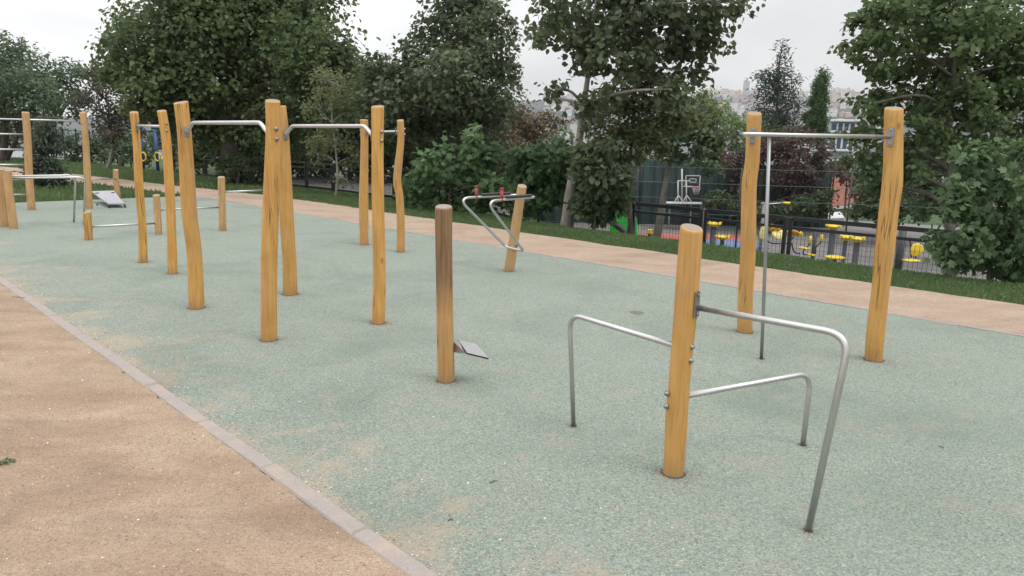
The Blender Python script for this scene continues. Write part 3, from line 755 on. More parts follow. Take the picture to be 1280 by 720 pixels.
def tree(name, label, cat, base, Y, clumps, leaf='broad', lsize=.15, dens=1.0, mat=L_PLANE, bark=BARK_D, tr=.12, trunk=None, seed=0, group=None, spread=.9, droop=.25, limbs=True, lump=.22, fork=.35, stems=None):
    rng = np.random.default_rng(seed); rnd = random.Random(seed)
    if base.z == 0: base = Vector((base.x, base.y, terr(base.x, base.y)))
    root = thing(name, label, cat, base, group)
    P_, C_, T_ = [], [], []; subs = []
    for cl in clumps:
        px, py, rp = cl[:3]; dY = cl[3] if len(cl) > 3 else rnd.uniform(-1, 1) * spread
        sq = cl[4] if len(cl) > 4 else .9
        c = np.array(P(px, py, Y + dY)[:]); r = rp * RM / F * (Y + dY)
        ns = max(5, int(9 * (r / max(.35, lsize * 2.2)) ** 2 * .8)); ns = min(ns, 150)
        d = unit(rng.normal(size=(ns, 3))); rad = r * rng.uniform(.1, 1.0, ns) ** .5 * np.where(rng.random(ns) < .2, rng.uniform(1.05, 1.4, ns), 1.0)
        sc = c + d * rad[:, None] * np.array([1, 1, sq])
        area = 4 * math.pi * r * r; nl = int(dens * DM * area / (lsize ** 2 * .45) * .95)
        idx = rng.integers(0, ns, nl); sg = max(lump * r, lsize * 1.0) * .75
        p = sc[idx] + rng.normal(size=(nl, 3)) * sg * np.array([1, 1, .75])
        P_.append(p); C_.append(unit(p - c + 1e-4)); ct = rng.uniform(-.16, .16); st_ = rng.uniform(-.22, .22, ns)
        T_.append(np.clip(.45 + ct + st_[idx] + rng.normal(size=nl) * .16, 0, 1)); subs.append((c, r, sc))
    pos = np.concatenate(P_); outw = np.concatenate(C_); tint = np.concatenate(T_); N = len(pos)
    gz = base.z + .02; keep = pos[:, 2] > gz; pos, outw, tint = pos[keep], outw[keep], tint[keep]; N = len(pos)
    nrm = unit(rng.normal(size=(N, 3)) * .55 + outw * .45 + np.array([0, 0, .55]))
    dr = rng.normal(size=(N, 3)) + outw * .6 + np.array([0, 0, -droop * 2]); dr = unit(dr - nrm * np.sum(dr * nrm, 1, keepdims=True))
    size = lsize * rng.uniform(.6, 1.2, N)
    leaves_mesh('crown', pos, nrm, dr, size, tint, leaf, mat, root)
    # trunk and limbs
    mb = MB(); zmax = max(s[0][2] for s in subs)
    if trunk: tp = [P(x, y, Y) for x, y in trunk]; tp[0] = base.copy()
    else:
        cx = sum(s[0][0] for s in subs) / len(subs); cy = sum(s[0][1] for s in subs) / len(subs)
        h = zmax - base.z; tp = [base.copy()] + [Vector((base.x + (cx - base.x) * f * .6 + rnd.uniform(-.1, .1) * tr * 8, base.y + (cy - base.y) * f * .6, base.z + h * f)) for f in (.25, .5, .72, .88)]
    pr = resample([(q, tr * (1.15 - .95 * i / (len(tp) - 1))) for i, q in enumerate(tp)], 16)
    pr[0] = (pr[0][0] - Vector((0, 0, .15)), pr[0][1] * 1.35)
    mb.tube([q for q, r in pr], [r for q, r in pr], 10, 0)
    if limbs:
        for (c, r, sc) in subs:
            cz = Vector(c); best = None
            for i, (q, rr) in enumerate(pr):
                if i < len(pr) * fork * .6: continue
                cost = (q - cz).length + max(0, q.z - cz.z + .2 * r) * 3
                if best is None or cost < best[0]: best = (cost, q, rr)
            q, rr = best[1], best[2]; d = cz - q
            if d.length > .15:
                mid = q.lerp(cz, .5) + Vector((rnd.uniform(-.1, .1), rnd.uniform(-.1, .1), rnd.uniform(.0, .15))) * d.length
                pl = resample([(q, rr * .6), (mid, rr * .4 + .006), (cz, .018 + rr * .12)], 8); mb.tube([a for a, b in pl], [b for a, b in pl], 6, 0)
            for j in range(min(len(sc), 9)):
                e = Vector(sc[j]); mb.tube([cz, cz.lerp(e, .5) + Vector((0, 0, .05 * r)), e], [.016 + rr * .06, .011, .005], 4, 0)
    if stems:
        for (x, y) in stems:
            e = P(x, y, Y); mb.tube([base + Vector(((e.x - base.x) * .1, 0, -.05)), base.lerp(e, .5) + Vector(((e.x - base.x) * .15, 0, 0)), e], [tr * .8, tr * .55, tr * .3], 7, 0)
    mb.build('trunk', bark, root)
    return root

def gb(px, Y):   # point on the terrain in direction px at depth Y
    p = P(px, 300, Y); 
    for _ in range(3):
        z = terr(p.x, p.y); 
    # horizontal drift with roll is negligible here
    return Vector((p.x, p.y, z))

tree('plane_tree', 'huge spreading plane tree towering over the left half, its crown cut by the top edge', 'tree', gb(300, 30.3), 30.3,
     [(160, 58, 32), (196, 42, 45), (150, 92, 28), (210, 100, 48), (262, 40, 58), (270, 108, 52), (330, 40, 58), (332, 108, 52), (378, 62, 46), (392, 112, 40), (300, -12, 60), (235, -4, 36), (378, 4, 40), (186, 128, 26), (240, 150, 34), (300, 165, 36), (352, 160, 38), (418, 108, 30), (300, -70, 80), (410, 70, 28)],
     'broad', .21, .85, L_PLANE, BARK_D, .38, None, 1, spread=2.0)
tree('ash_tree', 'bluish green tree crowding the left edge behind the wall bars', 'tree', gb(15, 46), 46,
     [(8, 72, 30), (36, 92, 30), (-5, 110, 36), (45, 118, 30), (78, 104, 24), (98, 92, 12), (92, 128, 16), (-38, 85, 50), (18, 140, 24), (60, 140, 18)], 'oval', .28, 1.0, L_BLUE, BARK_D, .2, None, 2, spread=2, stems=[(30, 140), (5, 130)])
tree('young_tree', 'slim young tree with dusky sparse leaves and a whitish trunk on the grass', 'tree', gb(142, 38.6), 38.6,
     [(130, 108, 18), (152, 128, 22), (124, 146, 17), (160, 154, 19), (108, 128, 12), (114, 92, 10), (140, 165, 14)], 'oval', .2, .8, L_DUSK, BARK_P, .085, [(142, 212), (141, 185), (137, 160), (135, 130), (130, 100)], 3, spread=.8)
tree('small_conifer', 'small bushy grey conifer reaching the grass behind the wall bars', 'conifer', gb(58, 25.6), 25.6,
     [(60, 150, 6, 0), (59, 163, 9, 0), (58, 177, 12, 0), (57, 192, 14, 0), (58, 207, 15, 0), (59, 220, 15, 0), (59, 229, 12, 0)], 'needle', .2, 5.5, L_CON, BARK_D, .05, None, 4, limbs=False)
tree('slender_tree', 'thin-stemmed olive-leaved tree in front of the dark wood at the fence', 'tree', gb(421, 25), 25,
     [(420, 172, 24), (404, 142, 24), (426, 112, 26), (450, 142, 24), (396, 192, 17), (440, 196, 18), (408, 100, 18), (428, 222, 9)], 'oval', .16, .42, L_OLIVE, BARK_P, .045, [(421, 255), (422, 225), (420, 190), (415, 150), (415, 110)], 5, spread=.7)
tree('broadleaf_tree', 'dark big-leaved tree standing behind the middle of the path', 'tree', gb(590, 25.5), 25.5,
     [(575, 20, 38), (542, 58, 34), (600, 58, 40), (618, 28, 24), (560, 100, 42), (505, 96, 30), (474, 92, 24), (520, 130, 36), (600, 118, 40), (560, 152, 36), (482, 132, 34), (628, 90, 18), (575, -20, 38), (610, 165, 28), (500, 165, 26)], 'broad', .165, .75, L_BIG, BARK_G, .16, None, 6, spread=1.5)
tree('brown_tree', 'brownish dry-leaved tree between the dark tree and the pale-trunked one', 'tree', gb(660, 30), 30,
     [(662, 152, 25), (640, 178, 26), (682, 172, 24), (656, 208, 24), (702, 192, 18), (638, 140, 14), (690, 150, 14)], 'oval', .18, .8, L_BROWN, BARK_D, .09, None, 7)
tree('pale_trunk_tree', 'tall large-leaved tree with a pale mottled trunk, crown cut by the top edge', 'tree', gb(706, 18.3), 18.3,
     [(700, 18, 34), (750, 22, 40), (800, 10, 42), (850, 18, 36), (898, 2, 24), (934, 2, 12), (684, 44, 18), (764, 62, 36), (822, 62, 36), (862, 58, 24), (872, 92, 14), (722, 66, 20), (694, 112, 11), (684, 122, 7), (845, 112, 22), (742, 188, 22), (760, 220, 22), (740, 130, 20), (880, 40, 24), (740, 250, 18), (800, -30, 50)],
     'broad', .175, .7, L_BIG, BARK_P, .115, [(706, 278), (712, 240), (722, 190), (728, 140), (735, 95), (738, 50), (745, 0)], 8, spread=1.0, fork=.5)
tree('olive_tree', 'lighter olive-green tree filling the space under the pale-trunked tree', 'tree', gb(790, 20.5), 20.5,
     [(782, 112, 30), (828, 112, 26), (764, 152, 30), (812, 150, 30), (848, 148, 22), (790, 180, 22), (760, 186, 20), (822, 178, 16)], 'broad', .15, .75, L_OLD, BARK_D, .07, [(790, 285), (786, 240), (788, 200), (790, 160), (795, 120)], 81, spread=.8, fork=.7)
tree('court_tree', 'tree with a leaning bare trunk rising in front of the basketball frame', 'tree', gb(818, 33), 33,
     [(842, 184, 20), (872, 178, 22), (900, 172, 22), (862, 150, 24), (884, 205, 14), (826, 165, 20)], 'broad', .22, .9, L_DARK, BARK_G, .2, [(818, 300), (826, 270), (831, 235), (838, 200), (845, 175)], 9, spread=1, fork=.8)
tree('lime_tree', 'yellow-green round tree beyond the court, left of the first tall right post', 'tree', gb(890, 58), 58,
     [(884, 135, 20), (905, 150, 18), (870, 150, 18), (922, 162, 13), (896, 175, 16), (875, 122, 12)], 'oval', .34, .8, L_LIME, BARK_D, .15, None, 10, spread=1.5)
tree('plum_tree', 'dark purple-leaved tree directly behind the bar with the hanging pole', 'tree', gb(985, 42), 42,
     [(968, 182, 22), (1000, 178, 20), (1014, 204, 22), (985, 212, 24), (1030, 190, 12), (1000, 232, 20)], 'oval', .25, .9, L_PLUM, BARK_D, .2, None, 11, spread=1.5)
tree('plum_tree', 'dark purple-leaved tree spreading left of the first tall right post', 'tree', gb(925, 42.6), 42.6,
     [(916, 195, 18), (934, 205, 20), (948, 188, 16), (925, 222, 16), (902, 200, 12)], 'oval', .25, .9, L_PLUM, BARK_D, .18, None, 12, spread=1.5)
# cedar with layered boughs
cl = []; rc = random.Random(3)
for (y, w) in ((94, 13), (104, 24), (115, 18), (127, 24), (140, 29), (152, 22), (164, 28)):
    for s in (-1, 1):
        for f in (.35, .72, 1.0): cl.append((971 + s * w * f + rc.uniform(-3, 3), y - 4 * f + rc.uniform(-3, 3), 6.0 - 2.4 * f, rc.uniform(-2, 2), .4))
cl += [(978, 56, 3.2, 0), (980, 66, 3.5, 0), (975, 74, 3.5, 0), (983, 78, 3, 0), (975, 84, 4, 0), (985, 60, 2, 0), (971, 104, 5, 0), (971, 124, 6, 0), (971, 148, 8, 0), (962, 160, 8, 0), (982, 160, 8, 0)]
tree('cedar_tree', 'blue-green cedar with ragged layered boughs standing against the sky', 'conifer', gb(976, 75), 75, cl, 'needle', .5, 2.7, L_CED, BARK_D, .2, [(971, 260), (971, 180), (972, 120), (974, 80), (979, 52)], 13, fork=.3)
tree('cypress_tree', 'narrow pointed dark cypress beside the cedar', 'conifer', gb(1021, 70), 70,
     [(1029, 87, 1.8, 0, 1.7), (1028.5, 93, 3, 0, 1.5), (1028, 100, 4.2, 0, 1.3), (1027, 108, 5.3, 0, 1.3), (1026, 116, 6.5, 0), (1024, 125, 8, 0), (1022, 134, 9.5, 0), (1020, 144, 11, 0), (1018, 155, 12, 0), (1018, 168, 12, 0)], 'needle', .34, 9.0, L_CYP, BARK_D, .15, None, 14, limbs=False, lump=.12)
tree('mulberry_tree', 'large leafy tree filling the upper right corner behind the tall right post', 'tree', gb(1195, 15.5), 15.5,
     [(1080, 28, 20), (1118, 22, 34), (1066, 60, 12), (1098, 72, 28), (1152, 58, 42), (1202, 28, 46), (1255, 20, 46), (1180, 105, 42), (1242, 92, 46), (1124, 122, 28), (1084, 132, 15), (1205, 155, 40), (1265, 150, 36), (1106, 172, 24), (1142, 205, 28), (1080, 196, 13), (1104, 232, 17), (1082, 162, 14), (1066, 172, 9), (1090, 215, 12), (1062, 200, 8), (1170, -20, 50), (1160, 150, 28), (1300, 80, 50)],
     'broad', .13, .72, L_RT, BARK_G, .11, None, 15, spread=.9)
tree('fig_bush', 'large grey-green fig bush overhanging the grass at the right edge', 'bush', gb(1245, 11.6), 11.6,
     [(1240, 312, 32), (1205, 292, 28), (1196, 244, 24), (1242, 232, 34), (1222, 196, 24), (1272, 272, 36), (1188, 322, 15), (1270, 326, 24), (1292, 200, 36), (1222, 262, 26), (1300, 300, 40)],
     'fig', .135, .9, L_FIGG, BARK_G, .04, None, 16, spread=.5, lump=.18)
tree('fig_bush', 'bright green fig bush behind the kinked pull-up post', 'bush', gb(560, 20.8), 20.8,
     [(545, 204, 26), (528, 234, 22), (572, 228, 30), (602, 206, 20), (604, 246, 18), (560, 252, 16), (522, 252, 12), (590, 180, 16), (624, 238, 20), (640, 254, 12), (586, 256, 14)], 'fig', .21, .95, L_FIG, BARK_D, .04, None, 17, spread=.5, lump=.18)
tree('fig_bush', 'bright green fig bush left of the pale trunk, behind the looped armrest', 'bush', gb(672, 21.2), 21.2,
     [(682, 206, 28), (655, 226, 22), (704, 232, 26), (640, 236, 16), (670, 252, 18), (724, 248, 18), (700, 190, 20), (655, 200, 18), (730, 212, 20)], 'fig', .2, .95, L_FIG, BARK_D, .04, None, 18, spread=.5, lump=.18)
tree('dark_bush', 'dark leafy bush growing around the foot of the pale trunk', 'bush', gb(742, 17.6), 17.6,
     [(744, 244, 22), (764, 226, 24), (740, 214, 20), (765, 256, 15), (730, 262, 12), (748, 268, 12), (752, 192, 18), (775, 240, 14)], 'fig', .17, .9, L_DARK, BARK_D, .03, None, 19, spread=.4)
tree('round_bush', 'dark round bush at the foot of the huge plane tree', 'bush', gb(300, 29.2), 29.2,
     [(290, 210, 15), (312, 206, 17), (332, 216, 13), (300, 222, 12), (278, 222, 8)], 'oval', .18, 1.0, L_DARK, BARK_D, .05, None, 20, spread=.6)
# darker wood behind
far = [
 ('hedge_tree', 'dark shrubby tree hugging the net between the basketball frame and the tiled house', 960, 41, [(902, 246, 13), (922, 256, 13), (940, 262, 10), (1000, 256, 14), (1022, 264, 13), (1030, 248, 12), (975, 262, 10), (885, 258, 9)], L_DARK),
 ('hedge_tree', 'bushy tree behind the whitish young trunk, left of the ring stand', 160, 50, [(118, 178, 13), (140, 182, 14), (160, 172, 14), (185, 178, 12), (172, 190, 10)], L_BLUE),
 ('hedge_tree', 'bushy tree behind the ring stand and the narrow leftmost frame', 222, 48, [(205, 170, 15), (225, 175, 18), (240, 185, 14), (215, 190, 12)], L_DARK),
 ('hedge_tree', 'low shaded tree behind the wall bars at the left edge', 20, 52, [(-10, 165, 16), (15, 172, 12), (40, 168, 13), (75, 172, 12), (90, 180, 9)], L_BLUE),
 ('hedge_tree', 'dark low tree right of the tiled house behind the fence', 1110, 37, [(1082, 268, 14), (1105, 268, 17), (1135, 265, 18), (1160, 255, 18), (1085, 240, 14), (1100, 250, 16), (1075, 252, 9)], L_DARK),
 ('dark_tree', 'tall shadowy tree filling the gap between plane tree and dark big-leaved tree', 440, 38, [(430, 95, 30), (450, 120, 34), (415, 140, 36), (470, 125, 34), (500, 140, 34), (440, 165, 34), (485, 175, 34), (405, 185, 28)], L_DARK),
 ('dark_tree', 'tall shadowy tree seen just above the step post with the weathered top', 545, 36, [(520, 120, 34), (550, 125, 34), (585, 135, 34), (615, 150, 30), (545, 165, 34), (590, 180, 34), (520, 190, 30)], L_DARK),
 ('dark_tree', 'shadowy tree behind the plane tree trunk', 310, 40, [(290, 150, 34), (320, 170, 34), (350, 190, 30), (260, 170, 26), (300, 200, 24)], L_DARK),
 ('dark_tree', 'shadowy tree in the wood right of the thickest pull-up post', 385, 40, [(370, 130, 35), (400, 160, 35), (360, 180, 30), (420, 130, 30), (395, 205, 22)], L_DARK),
 ('dark_tree', 'shadowy tree in the wood behind the second bent-ended bar', 450, 42, [(450, 110, 35), (470, 150, 35), (440, 180, 30), (490, 180, 28), (460, 210, 22)], L_DARK),
 ('dark_tree', 'shadowy tree deep behind the weathered post', 560, 40, [(540, 180, 35), (575, 190, 35), (610, 200, 30), (520, 215, 25), (620, 160, 25)], L_DARK),
 ('dark_tree', 'shadowy low tree seen below the plane tree crown, right of the leftmost thick frame', 262, 44, [(250, 180, 20), (272, 192, 20), (240, 200, 14), (290, 180, 20)], L_DARK),
 ('hedge_tree', 'low shrubby tree past the grass bank behind the sit-up bench', 155, 47, [(150, 192, 12), (168, 188, 12), (182, 196, 9), (135, 196, 8)], L_DARK),
 ('hedge_tree', 'bushy low tree behind the left tall posts and their high bar', 112, 48, [(100, 192, 9), (115, 188, 10), (90, 198, 6), (128, 194, 8)], L_DARK),
 ('background_tree', 'dull green tree behind the fig bush at the right edge', 1210, 30, [(1180, 200, 32), (1230, 210, 32), (1270, 200, 32), (1200, 250, 30), (1160, 240, 24), (1300, 240, 30)], L_DARK),
 ('background_tree', 'dull green tree below the large leafy tree, right of the red tiled roof', 1110, 40, [(1095, 215, 20), (1120, 200, 22), (1140, 235, 26), (1100, 245, 14), (1160, 200, 24)], L_DARK),
 ('background_tree', 'green tree beyond the play court between pale trunk and leaning trunk', 800, 48, [(790, 205, 18), (815, 210, 16), (775, 225, 14), (845, 215, 12), (800, 232, 14)], L_DARK),
 ('background_tree', 'low green tree under the cedar on the far side of the court', 965, 68, [(950, 168, 12), (975, 172, 12), (1040, 168, 8), (1000, 168, 12)], L_CYP),
]
for i, (n, lab, px, Y, cl, mt) in enumerate(far):
    tree(n, lab, 'tree', gb(px, Y), Y, cl, 'broad', .22 if Y < 60 else .34, .8, mt, BARK_D, .14, None, 40 + i, 'trees of the wood beyond the fence', spread=1.2)
tree('purple_bush', 'dull purple bush above the red tiled roof', 'bush', gb(1052, 52), 52, [(1044, 220, 10), (1060, 216, 10), (1055, 206, 8), (1072, 228, 10), (1074, 244, 10), (1040, 208, 8)], 'oval', .3, .8, L_PLUM, BARK_D, .08, None, 61)

# grass blades along the verge and the left lawn
def blades(name, n, sampler, hmin, hmax, seed, mat=GRASSM):
    rng = np.random.default_rng(seed); pos = sampler(rng, n); N = len(pos)
    d = np.stack([rng.normal(size=N) * .35, rng.normal(size=N) * .35, np.ones(N)], 1); d = unit(d)
    nr = unit(np.cross(d, unit(rng.normal(size=(N, 3))))); tint = np.clip(.45 + rng.normal(size=N) * .2 + .18 * np.sin(pos[:, 0] * 1.7) * np.cos(pos[:, 1] * 2.3), 0, 1)
    o = leaves_mesh(name, pos, nr, d, rng.uniform(hmin, hmax, N), tint, 'needle', mat, None); o['kind'] = 'stuff'; return o
def verge(rng, n):
    u = -2.0 + 6 - rng.random(n) ** 1.3 * 34; v = 11.06 + rng.random(n) ** .9 * 3.0 
    edge = np.array([wob(2.1, a) * .1 for a in u]); v = np.maximum(v, 11.06 + edge + .02 * rng.random(n))
    x, y = (u + v) * R2, (v - u) * R2; z = np.array([terr(a, b) for a, b in zip(x, y)]); return np.stack([x, y, z - .01], 1)
def low(rng, n):
    c = verge(rng, n // 25); idx = rng.integers(0, len(c), n); p = c[idx] + rng.normal(size=(n, 3)) * np.array([.05, .05, .0]); p[:, 2] += .02 + rng.random(n) * .05
    u = (p[:, 0] - p[:, 1]) * R2; v = (p[:, 0] + p[:, 1]) * R2; return p[v > 11.12]
rng = np.random.default_rng(31); pos = low(rng, 9000); N = len(pos); nr = unit(rng.normal(size=(N, 3)) * .5 + np.array([0, 0, 1.])); d = rng.normal(size=(N, 3)); d = unit(d - nr * np.sum(d * nr, 1, keepdims=True))
o = leaves_mesh('ground_cover', pos, nr, d, rng.uniform(.02, .055, N), np.clip(rng.normal(.5, .25, N), 0, 1), 'oval', L_FIG, None); tag(o, 'low broad-leaved weeds scattered through the grass strip', 'weeds', None, 'stuff')
o = blades('grass', 90000, verge, .03, .095, 3); tag(o, 'strip of green grass between the sandy footpath and the fence', 'grass')
def lawn(rng, n):
    out = []
    nearu = [q[0] for q in reversed(near)]; nearv = [q[1] for q in reversed(near)]; ou = [q[0] for q in reversed(outer)]; ov = [q[1] for q in reversed(outer)]
    u = -23.7 - rng.random(n) ** 1.2 * 36; v = 2 + rng.random(n) * 14
    vn = np.interp(u, nearu, nearv); vo_ = np.interp(u, ou, ov)
    k = (v < vn - .03) | (v > vo_ + .05); u, v = u[k], v[k]; x, y = (u + v) * R2, (v - u) * R2
    z = np.array([terr(a, b) for a, b in zip(x, y)]); return np.stack([x, y, z - .01], 1)
o = blades('grass', 40000, lawn, .08, .2, 4); tag(o, 'green lawn on both sides of the footpath at the far left', 'grass')
# little weed at the left edge
pw = G(6, 582)
rng = np.random.default_rng(9); N = 60
pos = np.array(pw[:])[None, :] + np.stack([rng.normal(size=N) * .022, rng.normal(size=N) * .016, rng.random(N) * .035 + .004], 1)
nr = unit(rng.normal(size=(N, 3)) * .5 + np.array([0, 0, 1])); d = unit(rng.normal(size=(N, 3)) * np.array([1, 1, .4])); d = unit(d - nr * np.sum(d * nr, 1, keepdims=True))
o = leaves_mesh('weed', pos, nr, d, rng.uniform(.015, .04, N), np.clip(rng.normal(.6, .2, N), 0, 1), 'oval', L_FIG, None); tag(o, 'small green weed growing in the gravel at the left edge', 'plant')
# loose grit: countless pebbles, one object
t = NT('pebble'); a = t.new('ShaderNodeAttribute', attribute_name='tint'); sc = t.new('ShaderNodeSeparateColor'); t.l(a.outputs['Color'], sc.inputs[0])
t.col(t.ramp(sc.outputs[0], [(0, (.16, .11, .08)), (.5, (.42, .30, .21)), (.9, (.55, .46, .38)), (1, (.75, .72, .7))])); t.rough(.9); PEB = t.m
LEAF['pebble'] = ([(-.5, 0, 0), (0, -.5, 0), (.5, 0, 0), (0, .5, 0), (0, 0, .38), (0, 0, -.3)], [(0, 1, 4), (1, 2, 4), (2, 3, 4), (3, 0, 4)])
rng = np.random.default_rng(12); N = 38000
u = 1.5 - rng.random(N) ** 1.7 * 14; v = np.where(rng.random(N) < .8, 1.74 - rng.random(N) ** .8 * 5, 1.86 + rng.random(N) ** 2.2 * 1.2)
x, y = (u + v) * R2, (v - u) * R2; pos = np.stack([x, y, np.where(v > 1.8, .003, .013)], 1)
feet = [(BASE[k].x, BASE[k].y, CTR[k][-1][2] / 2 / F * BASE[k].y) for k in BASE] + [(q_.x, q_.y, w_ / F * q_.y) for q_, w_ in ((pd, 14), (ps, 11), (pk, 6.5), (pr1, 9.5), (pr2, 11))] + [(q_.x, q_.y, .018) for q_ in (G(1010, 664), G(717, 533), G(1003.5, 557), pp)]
ex_ = []
for fx, fy, fr_ in feet:
    m_ = 170 if fr_ > .03 else 45; aa = rng.random(m_) * 6.28; rr_ = fr_ * 1.0 + .004 + rng.random(m_) ** 2.2 * .09
    ex_.append(np.stack([fx + rr_ * np.cos(aa), fy + rr_ * np.sin(aa), np.full(m_, .003)], 1))
nb_ = 900; ub = 2 - rng.random(nb_) ** 1.4 * 20; vb = 1.9 + rng.random(nb_) * 7; ex_.append(np.stack([(ub + vb) * R2, (vb - ub) * R2, np.full(nb_, .004)], 1))
pos = np.concatenate([pos] + ex_); NE = len(pos) - N; N = len(pos); a_ = rng.random(N) * 6.28
d = np.stack([np.cos(a_), np.sin(a_), np.zeros(N)], 1); nr = np.tile(np.array([[0, 0, 1.]]), (N, 1))
o = leaves_mesh('gravel', pos, nr, d, rng.uniform(.0035, .014, N) * rng.uniform(.6, 1.3, N), np.concatenate([rng.random(N - NE) ** 1.4, rng.random(NE) ** 2.5 * .6]), 'pebble', PEB, None); tag(o, 'loose sandy grit scattered over the gravel and along the kerb', 'gravel', None, 'stuff')
# a few twigs and dry leaves lying about
def twig(px, py, L, yaw, lab, r=.003):
    p = G(px, py); d = Vector((math.cos(yaw), math.sin(yaw), 0)); mb = MB()
    mb.tube([p + Vector((0, 0, .006)), p + d * L * .5 + Vector((-d.y * .01, d.x * .01, .009)), p + d * L + Vector((0, 0, .005))], [r, r * .9, r * .5], 6)
    mb.tube([p + d * L * .5 + Vector((0, 0, .008)), p + d * L * .7 + Vector((-d.y, d.x, 0)) * L * .25 + Vector((0, 0, .01))], [r * .7, r * .4], 5)
    o = mb.build('twig', BARK_D); tag(o, lab, 'twig'); return o
twig(613, 605, .055, .6, 'short dark twig on the rubber in front of the leaning dip post', .0028)
twig(560, 652, .03, .3, 'tiny dark twig nearest the bottom edge on the rubber', .003)
twig(1180, 560, .04, 2.6, 'tiny twig on the rubber towards the lower right', .0022)
def dleaf(px, py, s, lab):
    p = G(px, py); vs = []; n = 14
    for i in range(n):
        a = i / n * 6.283; r = s * (1 + .18 * math.sin(a * 5 + px)); vs.append(p + Vector((r * math.cos(a), r * .7 * math.sin(a), .008 + .006 * math.sin(a * 2 + py))))
    vs.append(p + Vector((0, 0, .014))); mb = MB(); mb.add(vs, [(i, (i + 1) % n, n) for i in range(n)]); tag(mb.build('dry_leaf', m_plain('dry_leaf', (.12, .085, .055), .9)), lab, 'leaf')
dleaf(157, 467, .035, 'dark dry leaf lying on the kerb halfway up the left side')
dleaf(24, 373, .10, 'dark patch of dry leaves on the kerb at the left edge')

# manhole-like worn disc on the rubber
t = NT('worn_spot'); t.col(t.mix(t.noise(t.coord('Position'), 60, 4, .7), (.10, .10, .07), (.2, .2, .15))); t.rough(.95)
p = G(796, 391); mb = MB(); vs = [p + Vector((.085 * math.cos(a) * (1 + .1 * math.sin(3 * a)), .085 * math.sin(a), .006)) for a in [i * .3307 for i in range(19)]]
mb.add(vs, [tuple(range(19))]); struct('surface_patch', mb, t.m)
mb = MB()  # rings at the post feet: brown debris plus contact shade painted into the colour
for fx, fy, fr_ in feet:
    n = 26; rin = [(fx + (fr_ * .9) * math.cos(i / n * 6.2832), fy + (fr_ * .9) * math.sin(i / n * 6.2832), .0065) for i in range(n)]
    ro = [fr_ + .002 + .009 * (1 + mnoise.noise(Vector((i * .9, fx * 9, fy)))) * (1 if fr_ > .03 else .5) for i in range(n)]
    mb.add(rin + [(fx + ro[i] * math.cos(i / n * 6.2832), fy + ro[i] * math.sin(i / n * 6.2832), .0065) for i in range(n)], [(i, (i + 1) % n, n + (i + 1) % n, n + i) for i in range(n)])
t = NT('dirt_contact_shade'); t.col(t.mix(t.noise(t.coord('Position'), 70, 4, .7), (.05, .042, .034), (.14, .12, .10))); t.rough(1.0)
struct('foot_dirt_shade', mb, t.m)

# ------------------------------------------------------------------ fences
def fence_panel(u0, u1, v, label, finial=False, ztop=None):
    pa = UV(u0, v); pb = UV(u1, v); za = terr(pa.x, pa.y); zb = terr(pb.x, pb.y); pa.z = za; pb.z = zb
    H = 1.22
    root = thing('fence_panel', label, 'fence', pa, 'black metal fence panels beyond the grass')
    d = pb - pa; rot = Matrix.Rotation(math.atan2(d.y, d.x), 3, 'Z'); Lh = Vector((d.x, d.y, 0)).length; sl = math.atan2(d.z, Lh)
    rr = rot @ Matrix.Rotation(-sl, 3, 'Y')
    for f in (0.03, .97):
        q = pa.lerp(pb, f); mb = MB(); mb.box(q + Vector((0, 0, H / 2 - .1)), (.08, .08, H + .2), rot, 0, .006); mb.build('post', BLACKM, root)
        if finial:
            mb = MB(); mb.lathe(q + Vector((0, 0, H + .005)), [(.02, 0), (.045, .03), (.05, .06), (.03, .1), (.005, .115)], 10); mb.build('finial', WHITEM, root)
    for z, h in ((H - .03, .10), (H - .25, .07), (.12, .06)):
        mb = MB(); mb.box(pa.lerp(pb, .5) + Vector((0, 0, z)), (d.length * .94 - .062, .04, h), rr, 0, .004); mb.build('rail', BLACKM, root)
    # welded wire infill
    mb = MB(); n = int(d.length / .1)
    for i in range(1, n):
        q = pa.lerp(pb, .03 + .94 * i / n); mb.box(q + Vector((0, 0, (H - .28 + .14) / 2)), (.006, .006, H - .28 - .18), rot)
    for k in range(1, 7): mb.box(pa.lerp(pb, .5) + Vector((0, .0, .14 + k * .115)), (d.length * .94 - .064, .0045, .0045), rr)
    mb.build('mesh', BLACKM, root); return root
FW = 2.3; u = -.7; i = 0
place = ['under the fig bush at the right edge', 'right of the tall right post, before the seat with round backrest', 'between the two tall right posts, before the tallest yellow pillar', 'behind the first tall right post', 'behind the leaning dip post top, before the red court', 'beside the green slide and the pale trunk', 'behind the bush left of the pale trunk', 'behind the looped armrest', 'hidden behind the bright fig bush', 'behind the left edge of the bright fig bush', 'with white finials, behind the kinked post', 'with white finials, right of the slender tree', 'directly behind the slender tree', 'just right of the thickest pull-up post', 'behind the thickest pull-up post', 'at the round bush under the plane tree', 'at the foot of the plane tree trunk', 'farthest left of the row']
n_ = 0
while n_ < len(place):
    lab = 'black fence panel ' + place[n_]
    pc = UV(u - FW / 2, 17.0)
    fence_panel(u, u - FW, 17.0, lab, n_ in (10, 11)); u -= FW; n_ += 1

